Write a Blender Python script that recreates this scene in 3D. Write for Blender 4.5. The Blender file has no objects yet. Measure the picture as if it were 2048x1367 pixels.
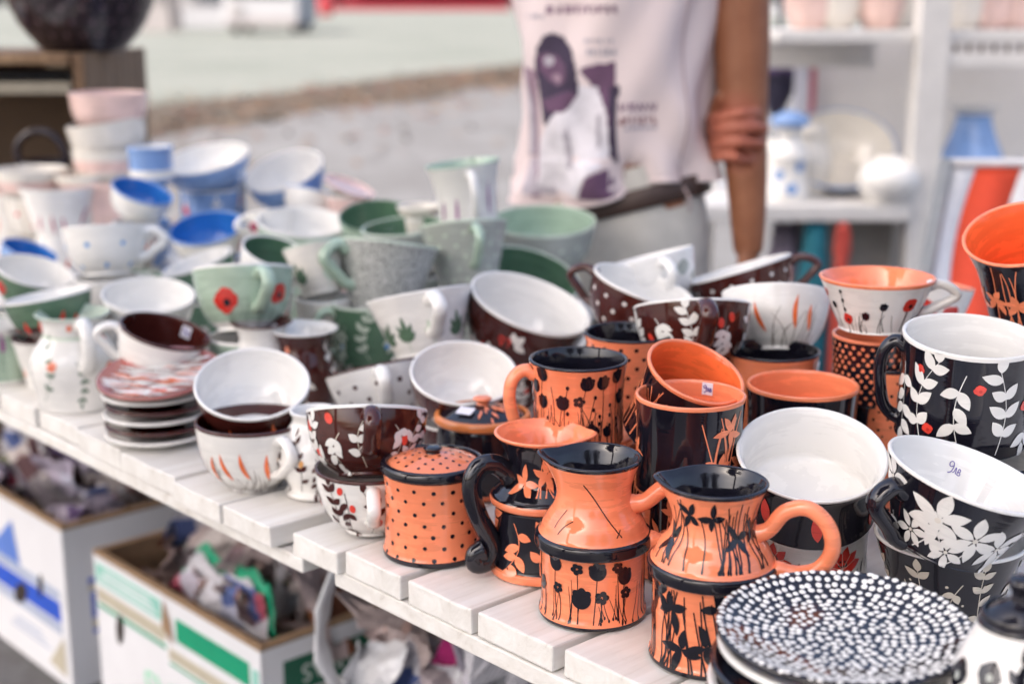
import bpy, bmesh, math, random
from mathutils import Vector, Matrix, noise
SC = bpy.context.scene
COL = SC.collection
PI = math.pi
rad = math.radians

# ------------------------------------------------------------------ camera, sky, sun, exposure
TZ = 0.70                       # height of the table top above the ground
CAM_H = TZ + 0.54
PITCH = rad(13.5)
FPX = 2844.4                    # 50 mm lens on a 36 mm wide frame, in photograph pixels
cam_d = bpy.data.cameras.new('camera')
cam = bpy.data.objects.new('camera', cam_d); COL.objects.link(cam)
cam.location = (0, 0, CAM_H); cam.rotation_euler = (PI/2 - PITCH, 0, 0)
cam_d.lens = 50; cam_d.sensor_width = 36; cam_d.sensor_fit = 'HORIZONTAL'
cam_d.clip_start = 0.02; cam_d.clip_end = 600
cam_d.dof.use_dof = True; cam_d.dof.focus_distance = 1.26; cam_d.dof.aperture_fstop = 3.3
SC.camera = cam
SUN_EL, SUN_AZ = rad(50), rad(235)          # azimuth measured clockwise from +Y: behind the camera, to the left
W = bpy.data.worlds.new('World'); SC.world = W; W.use_nodes = True
nt = W.node_tree; nt.nodes.clear()
sky = nt.nodes.new('ShaderNodeTexSky'); sky.sky_type = 'NISHITA'; sky.sun_disc = False
sky.sun_elevation = SUN_EL; sky.sun_rotation = SUN_AZ; sky.dust_density = 6.5; sky.air_density = 0.75; sky.ozone_density = 0.4
bg = nt.nodes.new('ShaderNodeBackground'); bg.inputs[1].default_value = 0.15
wo = nt.nodes.new('ShaderNodeOutputWorld')
nt.links.new(sky.outputs[0], bg.inputs[0]); nt.links.new(bg.outputs[0], wo.inputs[0])
sun_d = bpy.data.lights.new('sun', 'SUN'); sun_d.energy = 2.2; sun_d.angle = rad(0.6); sun_d.color = (1, .95, .87)
sun = bpy.data.objects.new('sun', sun_d); COL.objects.link(sun)
sdir = Vector((math.sin(SUN_AZ)*math.cos(SUN_EL), math.cos(SUN_AZ)*math.cos(SUN_EL), math.sin(SUN_EL)))
sun.rotation_euler = sdir.to_track_quat('Z', 'Y').to_euler(); sun.location = sdir*30
SC.view_settings.view_transform = 'Standard'; SC.view_settings.look = 'None'
SC.view_settings.exposure = 1.53; SC.view_settings.gamma = 1.0
SC.render.engine = 'CYCLES'
SC.cycles.use_denoising = True
SC.cycles.max_bounces = 7; SC.cycles.diffuse_bounces = 3; SC.cycles.glossy_bounces = 4
SC.cycles.transparent_max_bounces = 6; SC.cycles.caustics_reflective = False; SC.cycles.caustics_refractive = False
SC.cycles.sample_clamp_indirect = 6

# ------------------------------------------------------------------ helpers
CP, SP = math.cos(PITCH), math.sin(PITCH)
CAM = Vector((0, 0, CAM_H))
def ray(u, v):
    x = (u-1024)/FPX; y = -(v-683.5)/FPX
    return Vector((x, CP + y*SP, -SP + y*CP))
def at(u, v, z=TZ):             # the point of a horizontal plane seen at a measured spot of the photograph
    r = ray(u, v); return CAM + r*((z-CAM_H)/r.z)
def atd(u, v, y):               # the point at a given distance ahead
    r = ray(u, v); return CAM + r*(y/r.y)
EA = rad(42.7)
EDG = Vector((-math.sin(EA), math.cos(EA), 0))     # along the table's front edge, away from the camera
PLK = Vector((math.cos(EA), math.sin(EA), 0))      # along the planks, into the table
def tp(a, p, z=0.0): return EDG*a + PLK*p + Vector((0, 0, z))

def tag(o, label=None, cat=None, group=None, kind=None):
    if label: o['label'] = label
    if cat: o['category'] = cat
    if group: o['group'] = group
    if kind: o['kind'] = kind
    return o
def empty(name, M):
    o = bpy.data.objects.new(name, None); COL.objects.link(o); o.empty_display_size = .03
    o.matrix_world = M if isinstance(M, Matrix) else Matrix.Translation(M)
    return o
def mesh_obj(name, verts, faces, mats, parent=None, smooth=True, mi=None):
    me = bpy.data.meshes.new(name); me.from_pydata([tuple(v) for v in verts], [], faces)
    ob = bpy.data.objects.new(name, me); COL.objects.link(ob)
    for m in (mats if isinstance(mats, (list, tuple)) else [mats]): me.materials.append(m)
    if mi: me.polygons.foreach_set('material_index', mi)
    me.polygons.foreach_set('use_smooth', [smooth]*len(me.polygons))
    me.update()
    if parent is not None: ob.parent = parent
    return ob
class MB:
    def __init__(s): s.v = []; s.f = []; s.m = []
    def add(s, vs, fs, m=0):
        n = len(s.v); s.v += [Vector(v) for v in vs]
        s.f += [tuple(i+n for i in f) for f in fs]; s.m += [m]*len(fs)
    def box(s, c, d, rot=None, m=0):
        x, y, z = [k/2 for k in d]; c = Vector(c)
        vs = [Vector(p) for p in ((-x,-y,-z),(x,-y,-z),(x,y,-z),(-x,y,-z),(-x,-y,z),(x,-y,z),(x,y,z),(-x,y,z))]
        if rot is not None: vs = [rot @ p for p in vs]
        s.add([c+p for p in vs], [(3,2,1,0),(4,5,6,7),(0,1,5,4),(1,2,6,5),(2,3,7,6),(3,0,4,7)], m)
    def tube(s, pts, radii, n=10, m=0, sq=1.0, cap=True, up=None):
        pts = [Vector(p) for p in pts]; k = len(pts)
        if not isinstance(radii, (list, tuple)): radii = [radii]*k
        rings = []; ref = Vector(up) if up is not None else None
        for i, p in enumerate(pts):
            t = (pts[min(i+1, k-1)] - pts[max(i-1, 0)]).normalized()
            if ref is None:
                ref = Vector((0, 0, 1)) if abs(t.z) < .9 else Vector((1, 0, 0))
            a = (ref - t*ref.dot(t)).normalized()
            if up is None: ref = a
            b = t.cross(a)
            rings.append([p + a*(math.cos(2*PI*j/n)*radii[i]*sq) + b*(math.sin(2*PI*j/n)*radii[i]) for j in range(n)])
        vs = [q for r in rings for q in r]
        fs = [(i*n+j, i*n+(j+1) % n, (i+1)*n+(j+1) % n, (i+1)*n+j) for i in range(k-1) for j in range(n)]
        if cap: fs += [tuple(range(n-1, -1, -1)), tuple((k-1)*n+j for j in range(n))]
        s.add(vs, fs, m)
    def lathe(s, prof, n=40, m=0, c=(0, 0, 0), mats=None):
        c = Vector(c); vs = []; fs = []; k = len(prof)
        for r, z in prof:
            for j in range(n):
                th = 2*PI*j/n; vs.append(c + Vector((r*math.sin(th), -r*math.cos(th), z)))
        st = len(s.f)
        for i in range(k-1):
            for j in range(n): fs.append((i*n+j, i*n+(j+1) % n, (i+1)*n+(j+1) % n, (i+1)*n+j))
        s.add(vs, fs, m)
        if mats:
            for i in range(k-1):
                for j in range(n): s.m[st+i*n+j] = mats[i]
    def build(s, name, mats, parent=None, smooth=True):
        return mesh_obj(name, s.v, s.f, mats, parent, smooth, s.m)
def bevel(o, w=.003, seg=2):
    md = o.modifiers.new('bevel', 'BEVEL'); md.width = w; md.segments = seg; md.limit_method = 'ANGLE'
    return o
def crom(pts, n=6):
    P = [Vector(p) if len(p) == 3 else Vector((p[0], p[1], 0)) for p in pts]; out = []
    for i in range(len(P)-1):
        p0 = P[max(i-1, 0)]; p1 = P[i]; p2 = P[i+1]; p3 = P[min(i+2, len(P)-1)]
        for k in range(n):
            t = k/n
            out.append(.5*((2*p1) + (p2-p0)*t + (2*p0-5*p1+4*p2-p3)*t*t + (3*p1-p0-3*p2+p3)*t**3))
    out.append(P[-1]); return out

# ------------------------------------------------------------------ materials
def new_mat(name):
    m = bpy.data.materials.new(name); m.use_nodes = True
    t = m.node_tree; b = t.nodes['Principled BSDF']; return m, t, b
def setc(b, c): b.inputs['Base Color'].default_value = (c[0], c[1], c[2], 1)
def link(t, a, b): t.links.new(a, b)
def ramp(t, fac, stops):
    r = t.nodes.new('ShaderNodeValToRGB'); e = r.color_ramp.elements
    while len(e) < len(stops): e.new(.5)
    for k, (p, c) in enumerate(stops): e[k].position = p; e[k].color = (c[0], c[1], c[2], 1)
    link(t, fac, r.inputs[0]); return r.outputs[0]
def noise_n(t, scale, detail=3, vec=None, rough=.5, dist=0):
    n = t.nodes.new('ShaderNodeTexNoise'); n.inputs['Scale'].default_value = scale
    n.inputs['Detail'].default_value = detail; n.inputs['Roughness'].default_value = rough; n.inputs['Distortion'].default_value = dist
    if vec is not None: link(t, vec, n.inputs['Vector'])
    return n.outputs['Fac']
def obj_vec(t, scale=(1, 1, 1)):
    c = t.nodes.new('ShaderNodeTexCoord'); m = t.nodes.new('ShaderNodeMapping'); m.inputs['Scale'].default_value = scale
    link(t, c.outputs['Object'], m.inputs[0]); return m.outputs[0]
def bump(t, b, h, s=.2, d=.002):
    n = t.nodes.new('ShaderNodeBump'); n.inputs['Strength'].default_value = s; n.inputs['Distance'].default_value = d
    link(t, h, n.inputs['Height']); link(t, n.outputs[0], b.inputs['Normal'])
def mul(c, k): return tuple(min(1, x*k) for x in c)
_glz = {}
def glaze(name, c, rough=.06, var=.10, stroke=True):
    """brushed, glazed earthenware: colour drifts with the throwing rings and thin spots of the glaze"""
    if name in _glz: return _glz[name]
    m, t, b = new_mat('glaze_'+name)
    v = obj_vec(t, (14, 14, 130) if stroke else (30, 30, 30))
    f = noise_n(t, 1.0, 4, v, .6, .3)
    f2 = noise_n(t, 15, 4, obj_vec(t), .6)
    mx = t.nodes.new('ShaderNodeMath'); mx.operation = 'ADD'; link(t, f, mx.inputs[0]); link(t, f2, mx.inputs[1])
    col = ramp(t, mx.outputs[0], [(.55, mul(c, 1-var)), (1.0, c), (1.35, mul(c, 1+var))])
    link(t, col, b.inputs['Base Color'])
    rr = t.nodes.new('ShaderNodeMapRange'); link(t, f2, rr.inputs[0])
    rr.inputs[3].default_value = rough*.6; rr.inputs[4].default_value = rough*1.7
    link(t, rr.outputs[0], b.inputs['Roughness'])
    b.inputs['IOR'].default_value = 1.6
    bump(t, b, mx.outputs[0], .12, .0012)
    _glz[name] = m; return m
def plain(name, c, rough=.6, var=.12, scale=20, bmp=.1, bd=.002, metallic=0):
    m, t, b = new_mat(name)
    f = noise_n(t, scale, 4, obj_vec(t), .6)
    link(t, ramp(t, f, [(.3, mul(c, 1-var)), (.7, mul(c, 1+var))]), b.inputs['Base Color'])
    b.inputs['Roughness'].default_value = rough; b.inputs['Metallic'].default_value = metallic
    if bmp: bump(t, b, f, bmp, bd)
    return m
PAL = dict(orange=(.88,.26,.125), dorange=(.88,.155,.045), black=(.0085,.008,.014), brown=(.058,.0125,.010),
    white=(.80,.785,.75), cream=(.74,.70,.63), grey=(.37,.395,.36), green=(.085,.165,.105), mint=(.36,.47,.37),
    dgreen=(.05,.10,.062), blue=(.03,.17,.50), lblue=(.20,.33,.60), pink=(.72,.52,.47), red=(.55,.035,.025), berry=(.72,.06,.04),
    purple=(.30,.08,.27), ocherleaf=(.62,.56,.46), terracotta=(.62,.20,.06), crimson=(.42,.03,.10), skyblue=(.10,.30,.62), grass=(.10,.075,.05),
    leafgreen=(.10,.17,.11), russet=(.30,.10,.085), fire=(.80,.17,.05), salmon=(.80,.28,.17), palegreen=(.52,.60,.50), yellow=(.78,.38,.12))
def G(n):
    return glaze(n, PAL[n], var=.06 if n in ('white', 'cream') else .13)
def speckle():
    m, t, b = new_mat('glaze_speckled_grey')
    f = noise_n(t, 420, 2, obj_vec(t), .7)
    link(t, ramp(t, f, [(.40, (.13, .135, .125)), (.52, (.48, .49, .46)), (.62, (.68, .68, .65))]), b.inputs['Base Color'])
    b.inputs['Roughness'].default_value = .14; return m
def wood_paint():
    m, t, b = new_mat('white_painted_wood')
    v = obj_vec(t, (2.2, 38, 38)); g = noise_n(t, 1.0, 6, v, .65, .6)
    w = noise_n(t, 9, 6, obj_vec(t), .7); fine = noise_n(t, 90, 3, obj_vec(t, (.12, 1, 1)), .6)
    link(t, ramp(t, g, [(.25, (.52, .48, .42)), (.40, (.73, .705, .66)), (.6, (.81, .795, .76))]), b.inputs['Base Color'])
    base = b.inputs['Base Color'].links[0].from_socket
    worn = ramp(t, w, [(.60, (0, 0, 0)), (.72, (1, 1, 1))])
    mx = t.nodes.new('ShaderNodeMix'); mx.data_type = 'RGBA'; link(t, base, mx.inputs[6]); mx.inputs[7].default_value = (.50, .42, .31, 1)
    mm = t.nodes.new('ShaderNodeMath'); mm.operation = 'MULTIPLY'; link(t, worn, mm.inputs[0]); mm.inputs[1].default_value = .55
    link(t, mm.outputs[0], mx.inputs[0]); link(t, mx.outputs[2], b.inputs['Base Color'])
    ad = t.nodes.new('ShaderNodeMath'); ad.operation = 'ADD'; link(t, g, ad.inputs[0]); link(t, fine, ad.inputs[1])
    b.inputs['Roughness'].default_value = .62; bump(t, b, ad.outputs[0], .45, .0022); return m
M_SPECK = speckle(); M_PLANK = wood_paint()

# ------------------------------------------------------------------ the ground: paving, leaf litter, lawn
def ground_mat():
    m, t, b = new_mat('grey_paving')
    f = noise_n(t, .8, 6, obj_vec(t), .65); g = noise_n(t, 14, 5, obj_vec(t), .7)
    mx = t.nodes.new('ShaderNodeMath'); mx.operation = 'ADD'; link(t, f, mx.inputs[0]); link(t, g, mx.inputs[1])
    link(t, ramp(t, mx.outputs[0], [(.7, (.085, .081, .080)), (1.0, (.105, .103, .104)), (1.3, (.125, .124, .127))]), b.inputs['Base Color'])
    b.inputs['Roughness'].default_value = .85; bump(t, b, g, .3, .004); return m
def lawn_mat():
    m, t, b = new_mat('dry_lawn')
    f = noise_n(t, .25, 6, obj_vec(t), .7); g = noise_n(t, 6, 6, obj_vec(t), .8)
    mx = t.nodes.new('ShaderNodeMath'); mx.operation = 'ADD'; link(t, f, mx.inputs[0]); link(t, g, mx.inputs[1])
    link(t, ramp(t, mx.outputs[0], [(.65, (.088, .100, .082)), (.95, (.122, .134, .117)), (1.3, (.15, .158, .142))]), b.inputs['Base Color'])
    b.inputs['Roughness'].default_value = .9; bump(t, b, g, .6, .03); return m
def litter_mat():
    m, t, b = new_mat('leaf_litter')
    f = noise_n(t, 1.2, 6, obj_vec(t), .7); g = noise_n(t, 11, 6, obj_vec(t), .8)
    mx = t.nodes.new('ShaderNodeMath'); mx.operation = 'ADD'; link(t, f, mx.inputs[0]); link(t, g, mx.inputs[1])
    link(t, ramp(t, mx.outputs[0], [(.7, (.028, .019, .012)), (1.0, (.046, .032, .022)), (1.25, (.062, .05, .037))]), b.inputs['Base Color'])
    b.inputs['Roughness'].default_value = .95; bump(t, b, g, .6, .02); return m
def sheet(name, pts, z, mat):
    o = mesh_obj(name, [(x, y, z) for x, y in pts], [tuple(range(len(pts)))], mat, smooth=False); tag(o, kind='structure'); return o
sheet('ground', [(-250, -60), (250, -60), (250, 400), (-250, 400)], 0, ground_mat())
# the lawn starts along a line that runs away to the right
def edge_pts(off, seed):
    rnd = random.Random(seed); P = []
    for k in range(-14, 46):
        s = k*1.0
        p = Vector((-3.3, 13.2)) + Vector((.36, .93))*s + Vector((-.93, .36))*(off + rnd.uniform(-.25, .25))
        P.append((p.x, p.y))
    return P
e1 = edge_pts(0, 1); e2 = edge_pts(2.6, 2)
o = mesh_obj('leaf_litter', [(x, y, .004) for x, y in e1] + [(x-2.6, y+1.0, .004) for x, y in e2],
    [(i, i+1, len(e1)+i+1, len(e1)+i) for i in range(len(e1)-1)], litter_mat(), smooth=False)
tag(o, 'brown strip of fallen leaves between grey path and lawn', 'leaf litter', kind='stuff')
lw = edge_pts(2.6, 2)
sheet('lawn', lw + [(60, 130), (60, 300), (-200, 300), (-200, 2)], .008, lawn_mat())
rnd = random.Random(5); mb = MB()
for k in range(2600):
    s = rnd.uniform(-8, 16); w_ = rnd.gauss(.9, .9)
    p = Vector((-3.3, 13.2)) + Vector((.36, .93))*s + Vector((-.93, .36))*w_
    if rnd.random() < .12: p += Vector((rnd.uniform(0, 3.5), rnd.uniform(-5, 0)))
    a = rnd.uniform(0, 6.3); l = rnd.uniform(.04, .09); wd = l*.55
    d = Vector((math.cos(a), math.sin(a), rnd.uniform(-.2, .4))); q = Vector((-math.sin(a), math.cos(a), rnd.uniform(-.3, .3)))
    c = Vector((p.x, p.y, .03))
    mb.add([c-d*l, c+q*wd, c+d*l, c-q*wd], [(0, 1, 2, 3)], rnd.choice((0, 0, 1, 2)))
o = mb.build('fallen_leaves', [plain('dry_leaf', (.10, .055, .028), .8), plain('dry_leaf_pale', (.15, .10, .06), .8), plain('dry_leaf_red', (.10, .04, .025), .8)], smooth=False)
tag(o, 'scattered dry brown leaves lying along the lawn edge', 'fallen leaves', kind='stuff')

# ------------------------------------------------------------------ the table: planks on two support boards
table = empty('market_table', tp(1.8, 1.2, 0))
tag(table, 'long slatted market table of white painted planks covered with pottery', 'table')
TI = table.matrix_world.inverted()
lefts = [3.55, 3.44, 3.33, 3.21, 3.10, 2.98, 2.87, 2.75, 2.63, 2.51, 2.39, 2.27, 2.16, 2.04, 1.922, 1.802, 1.680, 1.553, 1.414, 1.305, 1.19, 1.104, 1.005, .905, .797, .688, .58, .475, .367, .26, .15, .04, -.07]
front = {1.802:.787, 1.680:.782, 1.553:.777, 1.414:.770, 1.305:.770, 1.19:.784, 1.104:.789, 1.005:.791, .905:.792, .797:.796, .688:.797}
rnd = random.Random(11)
MW = table.matrix_world.to_3x3()
for i in range(len(lefts)-1):
    a1, a0 = lefts[i], lefts[i+1]
    gap = .0085 + rnd.uniform(-.002, .002)
    if abs(a1-1.305) < 1e-3: gap = .021
    p0 = front.get(a1, .785 + rnd.uniform(-.006, .006)); p1 = 1.66 + rnd.uniform(-.01, .01)
    wd = a1-a0-gap; th = .0245 + rnd.uniform(-.001, .001); dz = rnd.uniform(-.0015, .0005)
    if abs(a1-1.19) < 1e-3: dz -= .003
    o = bpy.data.objects.new('plank', None)
    bm = bmesh.new(); bmesh.ops.create_cube(bm, size=1); bmesh.ops.scale(bm, vec=(p1-p0, wd, th), verts=bm.verts)
    # long direction is local x; uneven saw-cut end and a slightly cupped face
    bmesh.ops.subdivide_edges(bm, edges=[e for e in bm.edges if abs((e.verts[0].co-e.verts[1].co).y) > wd*.5], cuts=7, use_grid_fill=True)
    bmesh.ops.bevel(bm, geom=[e for e in bm.edges if e.is_boundary is False and e.calc_face_angle(0) > .8], offset=.0022, segments=2, profile=.6, affect='EDGES')
    for v in bm.verts:
        n_ = noise.noise(Vector((v.co.x*9, v.co.y*40 + i*7.3, v.co.z*50)))
        if v.co.x < -(p1-p0)/2+.01: v.co.x += n_*.0012
        v.co.z += noise.noise(Vector((v.co.x*5, v.co.y*25+i*3.1, 0)))*.0007
    me = bpy.data.meshes.new('plank'); bm.to_mesh(me); bm.free(); me.materials.append(M_PLANK)
    o = bpy.data.objects.new('plank', me); COL.objects.link(o); o.parent = table
    c = tp((a1+a0-gap)/2 + gap/2 + gap/2, (p0+p1)/2, TZ - th/2 + dz)
    c = tp(a1 - wd/2, (p0+p1)/2, TZ - th/2 + dz)
    o.matrix_local = TI @ (Matrix.Translation(c) @ Matrix.Rotation(EA, 4, 'Z'))
RZ = Matrix.Rotation(EA, 3, 'Z')
def tbox(name, a0, a1, p0, p1, z0, z1, mat, bw=.002):
    mb = MB(); c = tp((a0+a1)/2, (p0+p1)/2, (z0+z1)/2) - table.location
    mb.box(c, (p1-p0, a1-a0, z1-z0), RZ); o = mb.build(name, mat, table, False); bevel(o, bw); return o
tbox('support_board', 1.172, 3.5, .783, .868, TZ-.044, TZ-.0275, M_PLANK)
tbox('support_board', -.05, 1.128, .792, .90, TZ-.046, TZ-.0275, M_PLANK)
tbox('support_board', -.05, 3.5, 1.50, 1.58, TZ-.046, TZ-.0275, M_PLANK)
for a, p in ((3.35, .86), (3.35, 1.54), (1.1, 1.54), (.15, .86), (.15, 1.54)):
    tbox('leg', a-.022, a+.022, p-.022, p+.022, 0, TZ-.047, M_PLANK)

# ------------------------------------------------------------------ pottery: shapes
SHAPES = dict(
 cup=[(.50,0),(.535,.012),(.525,.05),(.545,.08),(.67,.17),(.81,.34),(.905,.56),(.965,.8),(1,1)],
 con=[(.60,0),(.625,.015),(.62,.06),(.70,.25),(.835,.6),(.92,.82),(1,1)],
 mug=[(.90,0),(.93,.015),(.925,.05),(.905,.3),(.908,.6),(.945,.86),(1,1)],
 cyl=[(.93,0),(.965,.015),(.96,.06),(.955,.4),(.965,.75),(1,1)],
 tall=[(.72,0),(.755,.012),(.75,.05),(.775,.35),(.83,.68),(.92,.88),(1,1)],
 bowl=[(.44,0),(.47,.02),(.47,.06),(.55,.10),(.75,.25),(.89,.47),(.965,.74),(1,1)])
class Surf:
    """surface of revolution with a hand-made wobble and, for jugs, a pinched spout"""
    def __init__(s, prof, h, seed=0, spout=None):
        s.h = h; s.prof = prof; rn = random.Random(seed)
        s.a2 = rn.uniform(.002, .007); s.p2 = rn.uniform(0, 6.3); s.a3 = rn.uniform(.001, .003); s.p3 = rn.uniform(0, 6.3); s.spout = spout
    def r(s, z):
        P = s.prof
        if z <= P[0][1]: return P[0][0]
        for i in range(len(P)-1):
            if P[i+1][1] >= z:
                d = P[i+1][1]-P[i][1]
                return P[i][0] + (P[i+1][0]-P[i][0])*((z-P[i][1])/d if d > 1e-9 else 1)
        return P[-1][0]
    def warp(s, th, r, z):
        r2 = r*(1 + s.a2*math.sin(2*th+s.p2) + s.a3*math.sin(3*th+s.p3)); z2 = z
        if s.spout is not None:
            a, amp, wd = s.spout; d = (th-a+PI) % (2*PI)-PI; g = math.exp(-(d/wd)**2)
            k = max(0, min(1, (z/s.h-.74)/.26)); k = k*k
            r2 += amp*g*k; z2 += amp*.22*g*k - .06*amp*k*math.exp(-((abs(d)-wd*1.7)/wd)**2)
        return Vector((r2*math.sin(th), -r2*math.cos(th), z2))
    def pt(s, th, z, off=.0004):
        z = max(.0006, min(s.h-.0004, z)); r = s.r(z); e = .0012
        sl = (s.r(min(s.h, z+e))-s.r(max(0, z-e)))/(2*e); k = 1/math.sqrt(1+sl*sl)
        return s.warp(th, r+off*k, z-off*k*sl)
def smooth_prof(pts, n=5):
    return [(p.x, max(0, p.y)) for p in crom([(a, b) for a, b in pts], n)]
def body_mesh(name, surf, th, mats, root, bands=(), rim_z=None, seg=56, closed_top=False):
    P = surf.prof; h = surf.h; R = P[-1][0]
    outer = [(0, .0015)] + [(P[0][0]*.86, .0015), (P[0][0]*.9, 0)] + list(P)
    inner = [(R-th*.12, h+th*.22), (R-th*.5, h+th*.34), (R-th*.88, h+th*.2)]
    fl = .0065; ins = []
    for r, z in reversed(P):
        if z > fl+.004: ins.append((max(.004, r-th), z - (th*.1 if z > h*.98 else 0)))
    last = ins[-1][0]; ins += [(last*.93, fl+.0015), (last*.75, fl), (0, fl)]
    full = outer + inner + ins; no = len(outer); nr = no+len(inner)
    vs = []; fs = []; mi = []
    for r, z in full:
        for j in range(seg): vs.append(surf.warp(2*PI*j/seg, r, z))
    rz = h-.0025 if rim_z is None else rim_z
    for i in range(len(full)-1):
        if i >= nr-1 + 1: s = 1
        elif i >= no-1: s = 2
        else:
            s = 0; zm = (full[i][1]+full[i+1][1])/2
            if zm > rz: s = 2
            for z0, z1, sl in bands:
                if z0 <= zm <= z1 and i > 1: s = sl
        for j in range(seg):
            fs.append((i*seg+j, i*seg+(j+1) % seg, (i+1)*seg+(j+1) % seg, (i+1)*seg+j)); mi.append(s)
    return mesh_obj(name, vs, fs, mats, root, True, mi)
def handle(root, surf, ang, mat, z0=.16, z1=.84, ext=.42, thick=.0052, sq=1.35, name='handle', pts=None):
    R = surf.prof[-1][0]; h = surf.h; a = rad(ang)
    if pts is None:
        if z0 == .16 and surf.r(h*z0) < .82*surf.r(h*z1): z0 = .36
        ra, rb = surf.r(h*z1), surf.r(h*z0); e = ext*R
        pts = [(ra-.004, h*z1), (ra+.35*e, h*(z1+.055)), (ra+.85*e, h*(z1-.04)), (max(ra, rb)+e, h*(z1*.62+z0*.38)),
               (rb+.78*e, h*(z0+.13)), (rb+.3*e, h*(z0+.01)), (rb-.004, h*(z0-.02))]
    cl = crom([(r*math.sin(a), -r*math.cos(a), z) for r, z in pts], 5); n = len(cl)
    rr = [thick*(1.22 if i < 3 or i > n-4 else (1.08 if i < 5 or i > n-6 else 1.0)) for i in range(n)]
    mb = MB(); mb.tube(cl, rr, 12, up=(math.cos(a), math.sin(a), 0), sq=sq)
    return mb.build(name, mat, root)

class Paint:
    """slip decoration laid on the surface: x runs round the pot in metres, y up it"""
    def __init__(s, surf, seed=1, base=.0004):
        s.sf = surf; s.L = {}; s.rn = random.Random(seed); s.h = surf.h; s.R = surf.r(surf.h*.5); s.base = base
    def lay(s, name, col, lev=0):
        k = (name, col)
        if k not in s.L: s.L[k] = (MB(), s.base+.00025*lev)
        return s.L[k]
    def q(s, x, y, off): return s.sf.pt(x/s.R, y, off)
    def strip(s, l, cen, wid):
        mb, off = l; vs = []; n = len(cen)
        for i, (x, y) in enumerate(cen):
            x0, y0 = cen[max(i-1, 0)]; x1, y1 = cen[min(i+1, n-1)]; dx, dy = x1-x0, y1-y0; d = math.hypot(dx, dy) or 1
            nx, ny = -dy/d*wid[i], dx/d*wid[i]
            vs += [s.q(x-nx, y-ny, off), s.q(x, y, off+.0001), s.q(x+nx, y+ny, off)]
        fs = []
        for i in range(n-1):
            for j in (0, 1): fs.append((i*3+j, i*3+j+1, i*3+j+4, i*3+j+3))
        mb.add(vs, [f[::-1] for f in fs])
    def leaf(s, l, x, y, L, W, ang, bend=0., blunt=.85):
        a = rad(ang); cen = []; wid = []; n = 8
        for i in range(n+1):
            t = i/n; b = bend*L*math.sin(PI*t)
            cen.append((x+math.cos(a)*L*t-math.sin(a)*b, y+math.sin(a)*L*t+math.cos(a)*b))
            wid.append(max(.00008, W/2*math.sin(PI*t**blunt)**.85 if 0 < t < 1 else .00008))
        s.strip(l, cen, wid)
    def stem(s, l, x0, y0, x1, y1, w=.0007, bend=0., taper=1.):
        n = 9; dx, dy = x1-x0, y1-y0; cen = []; wid = []
        for i in range(n+1):
            t = i/n; b = bend*math.sin(PI*t)
            cen.append((x0+dx*t-dy*b, y0+dy*t+dx*b)); wid.append(w/2*(1+(taper-1)*t))
        s.strip(l, cen, wid); return cen
    def blob(s, l, x, y, rx, ry=None, n=12, fn=None, rot=0.):
        ry = ry or rx; mb, off = l; vs = [s.q(x, y, off+.00012)]; c, sn = math.cos(rad(rot)), math.sin(rad(rot))
        for ring in ((.55, 1.) if rx > .004 else (1.,)):
            for j in range(n):
                t = 2*PI*j/n; k = ring*(fn(t) if fn else 1); px, py = rx*k*math.cos(t), ry*k*math.sin(t)
                vs.append(s.q(x+px*c-py*sn, y+px*sn+py*c, off))
        fs = [(0, 1+j, 1+(j+1) % n) for j in range(n)]
        if rx > .004: fs += [(1+j, 1+n+j, 1+n+(j+1) % n, 1+(j+1) % n) for j in range(n)]
        mb.add(vs, fs)
    def flower(s, l, x, y, r, n=5, rot=0):
        for k in range(n):
            a = rad(rot+360*k/n); s.blob(l, x+r*.56*math.cos(a), y+r*.56*math.sin(a), r*.43, r*.40, 10)
    def tulip(s, l, x, y, r, rot=0):
        s.blob(l, x, y, r, r*1.05, 40, lambda t: (.80+.24*abs(math.cos(3.5*(t-PI/2))) if math.sin(t) > .18 else .90+.1*max(0, -math.sin(t))), rot)
    def build(s, root):
        for (nm, col), (mb, off) in s.L.items():
            if mb.f: tag(mb.build(nm, col if isinstance(col, bpy.types.Material) else G(col), root), kind='stuff')

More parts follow.
